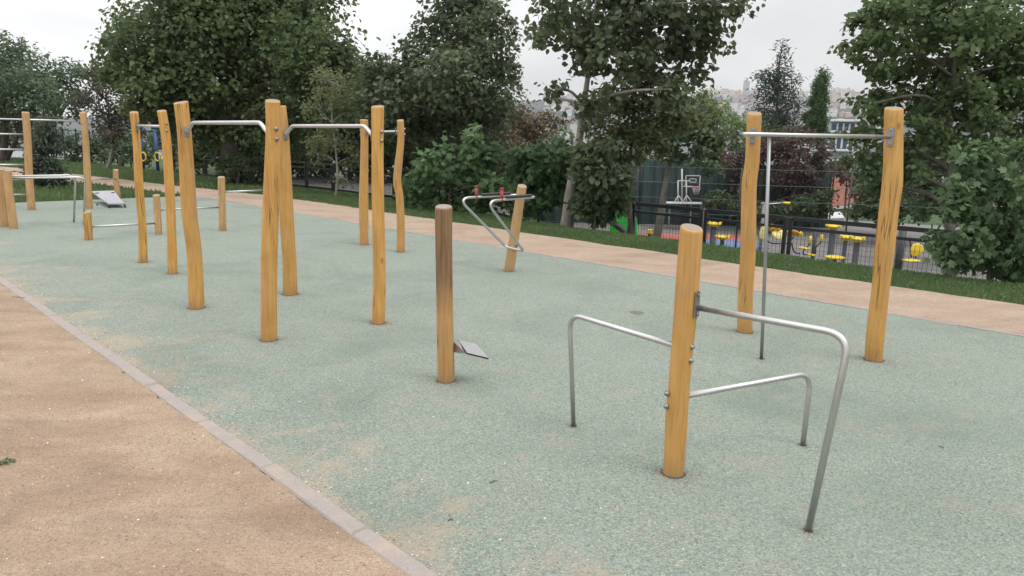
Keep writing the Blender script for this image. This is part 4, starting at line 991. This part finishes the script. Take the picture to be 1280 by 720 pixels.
# tall court fence (far side) with a dark green windbreak net
t = NT('green_net'); n = t.noise(t.coord('Position', (1, 1, .05)), 3.2, 4, .6); n2 = t.noise(t.coord('Position'), .5, 3)
t.col(t.mix(t.ramp(n, [(.35, 0.), (.65, 1.)]), (.014, .026, .027), (.028, .05, .05))); t.rough(.9); NET = t.m
X0, X1, YN = -4.0, 19.3, 44.2
root = thing('court_net', 'tall dark green windbreak net hanging on poles behind the basketball frame', 'net fence', (X0, YN, -3.0))
mb = MB(); n = 240; vs = []; ztop_l, = (1.15,)
for i in range(n + 1):
    x = X0 + (X1 - X0) * i / n; y = YN + .09 * math.sin(i * .9) + .05 * math.sin(i * 2.3)
    zt_ = ztop_l - .018 * (x - X0) + .05 * math.cos(i * 2 * math.pi / 30)
    for dy in (0, .02):
        vs += [(x, y + dy, -3.05), (x, y + dy, zt_)]
fs = []
for i in range(n):
    a = i * 4; b = a + 4; fs += [(a, b, b + 1, a + 1), (a + 3, b + 3, b + 2, a + 2), (a + 1, b + 1, b + 3, a + 3)]
mb.add(vs, fs, 0, True); mb.build('net', NET, root)
for k in range(9):
    x = X0 + (X1 - X0) * k / 8; mb = MB(); mb.tube([(x, YN - .2, -3.05), (x, YN - .2, 1.6)], .05, 8); mb.build('pole', BLACKM, root)
for z in (1.5, -.2):
    mb = MB(); mb.tube([(X0, YN - .2, z), (X1, YN - .2, z - .3)], .03, 6); mb.build('rail', BLACKM, root)
# near side of the court: wire fence with tall poles
w0 = Vector((-3, 33.5, -3)); w1 = Vector((22, 27.5, -3))
root = thing('wire_fence', 'tall see-through wire fence with black poles in front of the court and net', 'fence', w0)
for k in range(7):
    q = w0.lerp(w1, k / 6); q = Vector((q.x, q.y, terr(q.x, q.y))); mb = MB(); mb.tube([q, Vector((q.x, q.y, 1.0 if k not in (2,) else 1.2))], .035, 8); mb.build('pole', BLACKM, root)
for z in (.95, .3, -.35, -1.0, -1.6):
    mb = MB(); mb.tube([Vector((w0.x, w0.y, z)), Vector((w1.x, w1.y, z))], .008, 5); mb.build('wire', WIREM, root)

# left far fence posts seen under the trees
root = thing('mesh_fence', 'tall thin black mesh fence under the trees at the far left', 'fence', gb(80, 50))
for k in range(9):
    q = gb(60 + k * 16, 50); mb = MB(); mb.box(q + Vector((0, 0, 1.1)), (.07, .07, 2.4)); mb.build('post', BLACKM, root)
qa, qb = gb(60, 50), gb(60 + 8 * 16, 50)
for z in (2.2, 1.2, .3):
    mb = MB(); mb.tube([qa + Vector((0, 0, z)), qb + Vector((0, 0, z))], .02, 6); mb.build('rail', BLACKM, root)

# ------------------------------------------------------------------ basketball frame over a small goal
yg = 41.6; gx0, gx1 = P(828, 283, yg).x, P(879, 283, yg).x; zg = -2.95; zt = P(850, 255, yg).z
root = thing('basketball_frame', 'white basketball hoop on braced legs standing over a white goal-like frame', 'basketball hoop', ((gx0 + gx1) / 2, yg, zg))
for x, y in ((gx0, yg), (gx1, yg), (gx0 + .55, yg + .9), (gx1 - .55, yg + .9)):
    mb = MB(); mb.tube([(x, y, zg), (x, y, zt)], .038, 8); mb.build('leg', WHITEM, root)
mb = MB(); mb.box(((gx0 + gx1) / 2, yg + .45, zt + .03), (gx1 - gx0 + .1, 1.0, .06), None, 0, .01); mb.build('platform', WHITEM, root)
cxp = lambda px, py, Y=yg: P(px, py, Y)
for (px, top) in ((847.5, 226), (858, 226)):
    b = cxp(px, 254, yg + .4); tp_ = cxp(px, top, yg + .4); mb = MB(); mb.tube([b, tp_], .04, 8)
    for dx in (-.28, .28): mb.tube([(b.x + dx, b.y - .2, b.z + .05), (b.x, b.y, b.z + .45)], .03, 6)
    mb.build('upright', WHITEM, root)
a = cxp(852.5, 252, yg + .5); b = cxp(852.5, 211, yg + .5); mb = MB(); mb.tube([a, b], .045, 8); mb.build('upright', WHITEM, root)
mb = MB(); mb.tube([cxp(847.5, 226, yg + .4), cxp(862, 226, yg + .4)], .035, 6); mb.tube([cxp(853, 233, yg + .4), cxp(864, 233, yg + .4)], .03, 6); mb.build('crossbar', WHITEM, root)
c = cxp(866, 226.5, yg - .5); mb = MB()     # open backboard frame
w, h = .80 / 2, .62 / 2
for (dx, dz, sx_, sz_) in ((0, h, 2 * w, .05), (0, -h, 2 * w, .05), (-w, 0, .05, 2 * h), (w, 0, .05, 2 * h), (0, -.05, .36, .04), (0, .13, .36, .04), (-.18, .04, .04, .2), (.18, .04, .04, .2)):
    mb.box((c.x + dx, c.y, c.z + dz), (sx_ - .002, .04, sz_), None, 0)
mb.build('backboard', WHITEM, root)
hc_ = Vector((c.x + .15, c.y - .33, c.z - h - .02)); mb = MB(); ring = [hc_ + Vector((.23 * math.cos(i * .3142), .23 * math.sin(i * .3142), 0)) for i in range(21)]
mb.tube(ring, .022, 6, cap=False); mb.box(hc_ + Vector((0, .27, 0)), (.2, .12, .05)); mb.build('hoop', m_plain('hoop_red', (.45, .03, .04), .5), root)
mb = MB()
for i in range(12):
    a = i * math.pi / 6
    for s in (1, -1): mb.tube([hc_ + Vector((.23 * math.cos(a), .23 * math.sin(a), 0)), hc_ + Vector((.16 * math.cos(a + s * .4), .16 * math.sin(a + s * .4), -.2)), hc_ + Vector((.11 * math.cos(a), .11 * math.sin(a), -.38))], .008, 4)
mb.build('hoop_net', WHITEM, root)

# ------------------------------------------------------------------ yellow outdoor gym on the lower terrace
ZG = -2.97
def gp(px, Y): q = P(px, 300, Y); return Vector((q.x, q.y, ZG))
def gym_bollard(px, Y, h, wtop, label, seat=None, r=.11):
    b = gp(px, Y); root = thing('exercise_bollard', label, 'gym machine', b, 'yellow-topped exercise bollards')
    mb = LMB(); mb.lathe((0, 0, 0), [(r * 1.5, 0), (r * 1.5, .02), (r, .03), (r, h - .1), (r * .8, h - .08)], 16); mb.build('pillar', DARKM, root)
    mb = LMB(); mb.lathe((0, 0, h - .08), [(r * 1.2, 0), (r * 1.6, .05), (wtop * .4, .085), (wtop * .5, .11), (wtop * .48, .15), (.1, .17), (.09, .2)], 18); mb.build('top', YEL, root)
    mb = LMB()
    for k in range(4):
        a = k * math.pi / 2 + .3; mb.tube([(wtop * .3 * math.cos(a), wtop * .3 * math.sin(a), h + .07), (wtop * .62 * math.cos(a), wtop * .62 * math.sin(a), h + .1)], .028, 8)
    mb.build('handle', YEL, root); return root
def hz(py, px, Y): return P(px, py, Y).z - ZG
gym_bollard(812, 32.5, hz(290, 812, 32.5), .22, 'short bollard with a small yellow cap in front of the red and blue court', r=.1)
gym_bollard(891, 30, hz(281, 891, 30), .6, 'dark pillar with a wide yellow top just left of the first tall right post', r=.13)
gym_bollard(903, 28, hz(297.5, 903, 28), .55, 'low bollard with a wide yellow disc beside the taller yellow-topped pillar', r=.08)
gym_bollard(1040, 28.5, hz(284, 1040, 28.5), .62, 'tallest yellow-topped pillar, below the white canopy', r=.12)
gym_bollard(1057, 27, hz(298, 1057, 27), .42, 'yellow-topped bollard just left of the double fence post', r=.08)
gym_bollard(1072, 26.2, hz(300, 1072, 26.2), .52, 'yellow-topped bollard just right of the double fence post', r=.1)
def oval(mb, c, rx, rz, th, tilt, yaw, mi=0):
    vs = []; n = 20; R_ = Matrix.Rotation(yaw, 3, 'Z') @ Matrix.Rotation(tilt, 3, 'X')
    for (k, y) in ((.9, -th / 2), (1, -th / 4), (1, th / 4), (.9, th / 2)):
        for i in range(n):
            a = i / n * 6.283; vs.append(Vector(c) + R_ @ Vector((rx * k * math.cos(a), y - .05 * math.cos(a) ** 2, rz * k * math.sin(a))))
    fs = [(j * n + i, j * n + (i + 1) % n, (j + 1) * n + (i + 1) % n, (j + 1) * n + i) for j in range(3) for i in range(n)] + [tuple(reversed(range(n))), tuple(3 * n + i for i in range(n))]
    mb.add(vs, fs, mi, True)
b = gp(970, 28); root = thing('leg_press_machine', 'double seated gym machine with pale yellow oval backrests and orange seats', 'gym machine', b)
for (px, py, rx, rz, tl, yw, m_, nm) in ((955, 291, .16, .28, -.2, -.9, PYEL, 'backrest'), (961, 284, .2, .2, .9, .5, YEL, 'seat'), (973, 293, .33, .2, -.5, .3, PYEL, 'backrest'), (968, 286, .24, .14, .9, .2, YELO, 'seat'), (991, 291, .3, .17, .8, -.5, YELO, 'seat'), (987, 296, .08, .14, 0, 0, YEL, 'grip'), (1001, 293, .07, .12, 0, 0, YEL, 'grip')):
    mb = MB(); oval(mb, P(px, py, 28), rx, rz, .06, tl, yw); mb.build(nm, m_, root)
mb = MB(); c0 = gp(971, 28.1)
mb.tube([c0, c0 + Vector((0, 0, .55))], .13, 12); mb.tube(fillet([P(955, 297, 28), P(962, 304, 28), P(985, 305, 28), P(992, 296, 28)], .2), .028, 8)
mb.tube(fillet([P(985, 304, 28), P(989, 303, 28), P(993, 316, 28), P(1000, 317, 28)], .15), .028, 8); mb.build('frame', DARKM, root)
b = gp(1013, 28); root = thing('elliptical_trainer', 'walking trainer with two upright yellow grips and yellow foot pads', 'gym machine', b)
for (px, py) in ((1013, 299), (1027, 297.5)):
    mb = MB(); p0 = P(px, py, 28); mb.tube([p0 + Vector((0, 0, -.15)), p0 + Vector((0, 0, .13))], .05, 10); mb.build('grip', YEL, root)
for (px, py) in ((1005, 310), (1013, 318.5)):
    mb = MB(); mb.box(P(px, py, 28), (.26, .4, .05), Matrix.Rotation(.6, 3, 'Z'), 0, .015); mb.build('foot_pad', YEL, root)
mb = MB(); mb.tube(fillet([P(1013, 302, 28), P(1012, 306, 28), P(1005, 312, 28), P(1003, 318, 28), P(1020, 319, 28), P(1019, 309, 28), P(1026, 303, 28), P(1027, 300, 28)], .15), .028, 8)
c0 = gp(1018, 28.4); mb.tube([c0, Vector((c0.x, c0.y, P(1018, 288, 28.4).z))], .07, 10); c0 = gp(1006, 28.2); mb.box(c0 + Vector((.4, 0, .05)), (1.4, .12, .1)); mb.build('frame', DARKM, root)
b = gp(1127, 26); root = thing('chest_press_machine', 'gym seat with a yellow backrest against a dark pillar right of the tall right post', 'gym machine', b)
mb = MB(); mb.tube([b, Vector((b.x, b.y, P(1127, 288, 26).z))], .13, 12); mb.tube(fillet([P(1129, 300, 26), P(1138, 300, 26), P(1139, 322, 26)], .15), .025, 8); mb.tube([P(1145, 316, 26), P(1144, 326, 26)], .03, 8); mb.build('frame', DARKM, root)
mb = MB(); oval(mb, P(1145, 312, 25.9), .26, .24, .06, 0, .2); mb.build('backrest', YEL, root)
mb = MB(); mb.box(P(1139, 325.5, 25.7), (.55, .35, .07), Matrix.Rotation(.2, 3, 'Z'), 0, .03); mb.build('seat', YEL, root)
b = gp(1046, 26.5); root = thing('step_pad', 'yellow low foot platform beside the tallest yellow-topped pillar', 'gym machine', b)
mb = MB(); zc = P(1046, 323, 26.5).z; mb.lathe((b.x, b.y, zc), [(.32, 0), (.36, .03), (.36, .06), (.3, .08)], 18); mb.build('platform', YEL, root)
mb = MB(); mb.tube([b, (b.x, b.y, zc)], .08, 10); mb.build('pillar', DARKM, root)
b = gp(951, 29); root = thing('pull_lever_machine', 'grey gym column with a long lever ending in a yellow handle', 'gym machine', b)
zt = P(951, 255, 29).z; mb = MB(); mb.tube([b, (b.x, b.y, zt)], .07, 10); mb.box((b.x, b.y, zt + .02), (.25, .12, .1), None, 0, .02); mb.build('column', m_plain('column_grey', (.22, .22, .21), .6), root)
mb = MB(); mb.tube([(b.x, b.y, zt), P(966, 254.5, 29), P(980, 253.5, 29)], .022, 8); mb.build('lever', STEEL, root)
mb = MB(); mb.tube([P(979, 253.5, 29), P(987.5, 254, 29)], .05, 8); mb.build('handle', YEL, root)
mb = MB(); mb.lathe(P(946, 271, 29), [(.05, 0), (.12, .02), (.12, .12), (.05, .14)], 10); mb.build('collar', PYEL, root)

# green play slide
t = NT('green_plastic'); vo = t.new('ShaderNodeTexVoronoi'); vo.inputs['Scale'].default_value = 7; vo.inputs['Randomness'].default_value = .5; t.l(t.coord('Object'), vo.inputs['Vector'])
t.col(t.mix(t.ramp(vo.outputs['Distance'], [(.2, 1.), (.26, 0.)]), (.03, .42, .06), (.012, .14, .03))); t.rough(.45); GREENP = t.m
b = gp(784, 26.5); root = thing('play_slide', 'bright green perforated climbing panel with a dark slide, half hidden by the bush', 'playground toy', b)
out = [(762, 262), (775, 256), (781, 257), (788, 263), (792, 268), (795, 276), (796, 312), (762, 312)]
mb = MB(); fr = [P(x, y, 26.5) for x, y in out]; bk = [q + Vector((.1, .35, 0)) for q in fr]; m = len(out)
mb.add(fr + bk, [tuple(reversed(range(m))), tuple(range(m, 2 * m))] + [(i, (i + 1) % m, m + (i + 1) % m, m + i) for i in range(m)]); mb.build('panel', GREENP, root)
mb = MB(); pl = fillet([P(768, 280, 26.2), P(780, 288, 25.8), P(790, 300, 25.3), P(793, 312, 25)], .3); mb.tube(pl, .12, 8); mb.build('slide', BLACKM, root)

# blue ring stand, far left
b = gb(188, 42); root = thing('ring_stand', 'blue playground stand with two yellow hand rings, seen between the left frames', 'playground toy', b)
for px in (178.5, 196.5):
    q = P(px, 200, 42); zb = terr(q.x, q.y); zt = P(px, 163, 42).z; mb = MB(); mb.tube([(q.x, q.y, zb), (q.x, q.y, zt)], .09, 10); mb.build('post', BLUEM, root)
    c = P(px + .5, 196, 41.8); mb = MB(); mb.tube([c + Vector((.16 * math.cos(i * .4189), 0, .24 * math.sin(i * .4189))) for i in range(16)], .05, 8, cap=False); mb.build('ring', YEL, root)
mb = MB(); mb.tube([P(178, 164, 42), P(197, 164, 42)], .07, 8); mb.build('bar', BLUEM, root)

# ------------------------------------------------------------------ buildings past the trees at the right
b = P(1058, 185, 130); b.z = -14; root = thing('office_building', 'white balconied building with blue windows seen behind the cypress', 'building', b)
xl, xr = P(1038, 180, 130).x, P(1068, 180, 130).x; w = xr - xl; xc = (xl + xr) / 2
zr = lambda py: P(1058, py, 130).z
mb = MB(); mb.box((xc, 134, (zr(150) - 14) / 2), (w, 7, zr(150) + 14)); mb.build('wall', m_plain('office_wall', (.32, .35, .37), .8), root)
for py in (151, 165, 188, 201):
    mb = MB(); mb.box((xc, 130, zr(py)), (w + .6, 2.4, .35), None, 0, .05); mb.build('balcony', m_plain('office_white', (.66, .66, .67), .7), root)
for (py0, py1) in ((154, 163), (168, 186)):
    for k in range(4):
        x = xl + w * (k + .5) / 4; f = MB(); f.box((x, 130.42, (zr(py0) + zr(py1)) / 2), (w / 4 * .72, .12, abs(zr(py0) - zr(py1)) - .1)); fo = f.build('window', m_plain('pane_blue', (.05, .09, .18), .15), root)
        f = MB(); f.box((x + w / 8, 130.35, (zr(py0) + zr(py1)) / 2), (.3, .2, abs(zr(py0) - zr(py1)) - .08)); f.build('pillar', m_plain('office_pillar', (.68, .68, .69), .7), root)
mb = MB(); mb.box((xc + .6, 128.5, zr(203)), (w * .5, .3, .7)); mb.build('awning', m_plain('awning_orange', (.38, .12, .05), .8), root)
# house with brown-red tiled roof
b = P(1052, 262, 56); b.z = -3.4; root = thing('tiled_house', 'small white house with a steep red-brown tiled roof behind the net', 'house', b)
t = NT('red_roof_tiles'); br = t.new('ShaderNodeTexBrick'); br.inputs['Scale'].default_value = 3.2; t.l(t.coord('Object', (1, 1, 1), (math.pi / 2, 0, 0)), br.inputs['Vector'])
br.inputs['Color1'].default_value = (.30, .11, .075, 1); br.inputs['Color2'].default_value = (.22, .085, .06, 1); br.inputs['Mortar'].default_value = (.1, .045, .035, 1)
t.col(br.outputs['Color']); t.rough(.85)
Yh_ = 56; e0, e1 = P(1037, 260, Yh_), P(1064, 256, Yh_); r0, r1 = P(1044, 214, Yh_ + 3), P(1076, 212, Yh_ + 3); e1b = P(1084, 254, Yh_)
mb = MB(); q = [e0, e1b, r1, r0]; back = [e0 + Vector((0, 6, 0)), e1b + Vector((0, 6, 0))]
mb.add(q + back + [x - Vector((0, 0, .15)) for x in (e0, e1b)] + [x - Vector((0, 0, .15)) for x in back], [(0, 1, 2, 3), (3, 2, 5, 4), (0, 3, 4), (1, 5, 2), (0, 6, 7, 1), (4, 8, 6, 0), (1, 7, 9, 5), (6, 8, 9, 7)]); mb.build('roof', t.m, root)
mb = MB(); mb.box(((e0.x + e1b.x) / 2 + .1, Yh_ + 3, (e0.z - 3.4) / 2 - .12), (e1b.x - e0.x - .7, 5.2, e0.z + 3.4 - .1)); wl = mb.build('wall', m_plain('house_white', (.6, .58, .55), .8), root)
mb = MB(); mb.box((e0.x + 1.0, Yh_ + .39, e0.z - .9), (.8, .06, .7)); mb.build('window', m_plain('house_pane', (.05, .06, .07), .2), root)
mb = MB(); d = e1b - e0; mb.box(e0.lerp(e1b, .5) + Vector((0, -.06, -.08)), (d.length, .12, .16), Matrix.Rotation(-math.atan2(d.z, d.x), 3, 'Y')); mb.build('gutter', WHITEM, root)
# white canopy
c = P(1041, 272, 45.5); root = thing('canopy', 'white sloping canopy below the tiled house, just behind the fence line', 'canopy', Vector((c.x, c.y, -3.0)))
a0, a1, a2, a3 = P(1026, 273.5, 45), P(1056, 272, 45), P(1050, 264.5, 46.5), P(1034, 266, 46.5)
mb = MB(); th = Vector((0, 0, -.08)); mb.add([a0, a1, a2, a3] + [x + th for x in (a0, a1, a2, a3)], [(0, 1, 2, 3), (7, 6, 5, 4), (0, 4, 5, 1), (1, 5, 6, 2), (2, 6, 7, 3), (3, 7, 4, 0)]); mb.build('roof', WHITEM, root)
for q in (a0, a1, a2, a3): mb = MB(); mb.tube([Vector((q.x, q.y, -3.05)), q + th], .05, 6); mb.build('leg', WHITEM, root)

# ------------------------------------------------------------------ haze
mb = MB(); mb.box((0, 1300, 60), (7600, 5200, 190), None); hz_o = mb.build('haze', None)
hm = bpy.data.materials.new('haze'); hm.use_nodes = True; nt = hm.node_tree; nt.nodes.clear()
pv = nt.nodes.new('ShaderNodeVolumePrincipled'); pv.inputs['Color'].default_value = (.93, .95, 1, 1); pv.inputs['Density'].default_value = .00014
oo = nt.nodes.new('ShaderNodeOutputMaterial'); nt.links.new(pv.outputs[0], oo.inputs['Volume']); hz_o.data.materials.clear(); hz_o.data.materials.append(hm); hz_o['kind'] = 'stuff'
tag(hz_o, 'pale haze in the air over the far city', 'haze')

# ------------------------------------------------------------------ light
SUN_EL, SUN_AZ = math.radians(60), math.radians(120)     # azimuth from +Y clockwise
w = bpy.data.worlds.new('World'); S.world = w; w.use_nodes = True; nt = w.node_tree; N_ = nt.nodes; N_.clear()
def wn(t, **k):
    n = N_.new(t)
    for a, b in k.items(): setattr(n, a, b)
    return n
sky = wn('ShaderNodeTexSky', sky_type='NISHITA'); sky.sun_disc = False; sky.sun_elevation = SUN_EL; sky.sun_rotation = SUN_AZ; sky.dust_density = 3; sky.air_density = 1
tc = wn('ShaderNodeTexCoord'); sep = wn('ShaderNodeSeparateXYZ'); nt.links.new(tc.outputs['Generated'], sep.inputs[0])
# overcast deck: brightness grows towards the zenith, with soft cloud structure
mp = wn('ShaderNodeMapping'); mp.inputs['Scale'].default_value = (1, 1, 3.0); nt.links.new(tc.outputs['Generated'], mp.inputs[0])
no = wn('ShaderNodeTexNoise'); no.inputs['Scale'].default_value = 2.2; no.inputs['Detail'].default_value = 5; no.inputs['Roughness'].default_value = .5; nt.links.new(mp.outputs[0], no.inputs['Vector'])
rp = wn('ShaderNodeValToRGB'); rp.color_ramp.elements[0].position = .3; rp.color_ramp.elements[0].color = (.75, .757, .77, 1); rp.color_ramp.elements[1].position = .72; rp.color_ramp.elements[1].color = (1.14, 1.14, 1.14, 1); nt.links.new(no.outputs['Fac'], rp.inputs[0])
el = wn('ShaderNodeMapRange'); el.inputs['From Min'].default_value = 0.0; el.inputs['From Max'].default_value = 1; el.inputs['To Min'].default_value = 7.9; el.inputs['To Max'].default_value = 20.0; nt.links.new(sep.outputs['Z'], el.inputs['Value'])
# brighter towards the left
lr = wn('ShaderNodeMapRange'); lr.inputs['From Min'].default_value = -.6; lr.inputs['From Max'].default_value = .35; lr.inputs['To Min'].default_value = 1.5; lr.inputs['To Max'].default_value = 1.0; nt.links.new(sep.outputs['X'], lr.inputs['Value'])
mu = wn('ShaderNodeMath', operation='MULTIPLY'); nt.links.new(el.outputs[0], mu.inputs[0]); nt.links.new(lr.outputs[0], mu.inputs[1])
sc_ = wn('ShaderNodeVectorMath', operation='SCALE'); nt.links.new(rp.outputs[0], sc_.inputs[0]); nt.links.new(mu.outputs[0], sc_.inputs['Scale'])
mx = wn('ShaderNodeMix', data_type='RGBA'); mx.inputs[0].default_value = .96; nt.links.new(sky.outputs[0], mx.inputs[6]); nt.links.new(sc_.outputs[0], mx.inputs[7])
bg = wn('ShaderNodeBackground'); bg.inputs['Strength'].default_value = .086; nt.links.new(mx.outputs[2], bg.inputs[0])
ow = wn('ShaderNodeOutputWorld'); nt.links.new(bg.outputs[0], ow.inputs[0])
sd = bpy.data.lights.new('sun', 'SUN'); sd.energy = 1.4; sd.angle = math.radians(26); sd.color = (1, .96, .9)
so = bpy.data.objects.new('sun', sd); COL.objects.link(so)
sdir = Vector((math.sin(SUN_AZ) * math.cos(SUN_EL), math.cos(SUN_AZ) * math.cos(SUN_EL), math.sin(SUN_EL)))
so.rotation_euler = sdir.to_track_quat('Z', 'Y').to_euler(); so.location = (0, 0, 50)
S.view_settings.view_transform = 'Standard'; S.view_settings.look = 'None'; S.view_settings.exposure = .08; S.view_settings.gamma = 1
S.render.engine = 'CYCLES'; S.cycles.max_bounces = 6; S.cycles.diffuse_bounces = 3; S.cycles.transmission_bounces = 3; S.cycles.volume_bounces = 0; S.cycles.transparent_max_bounces = 8
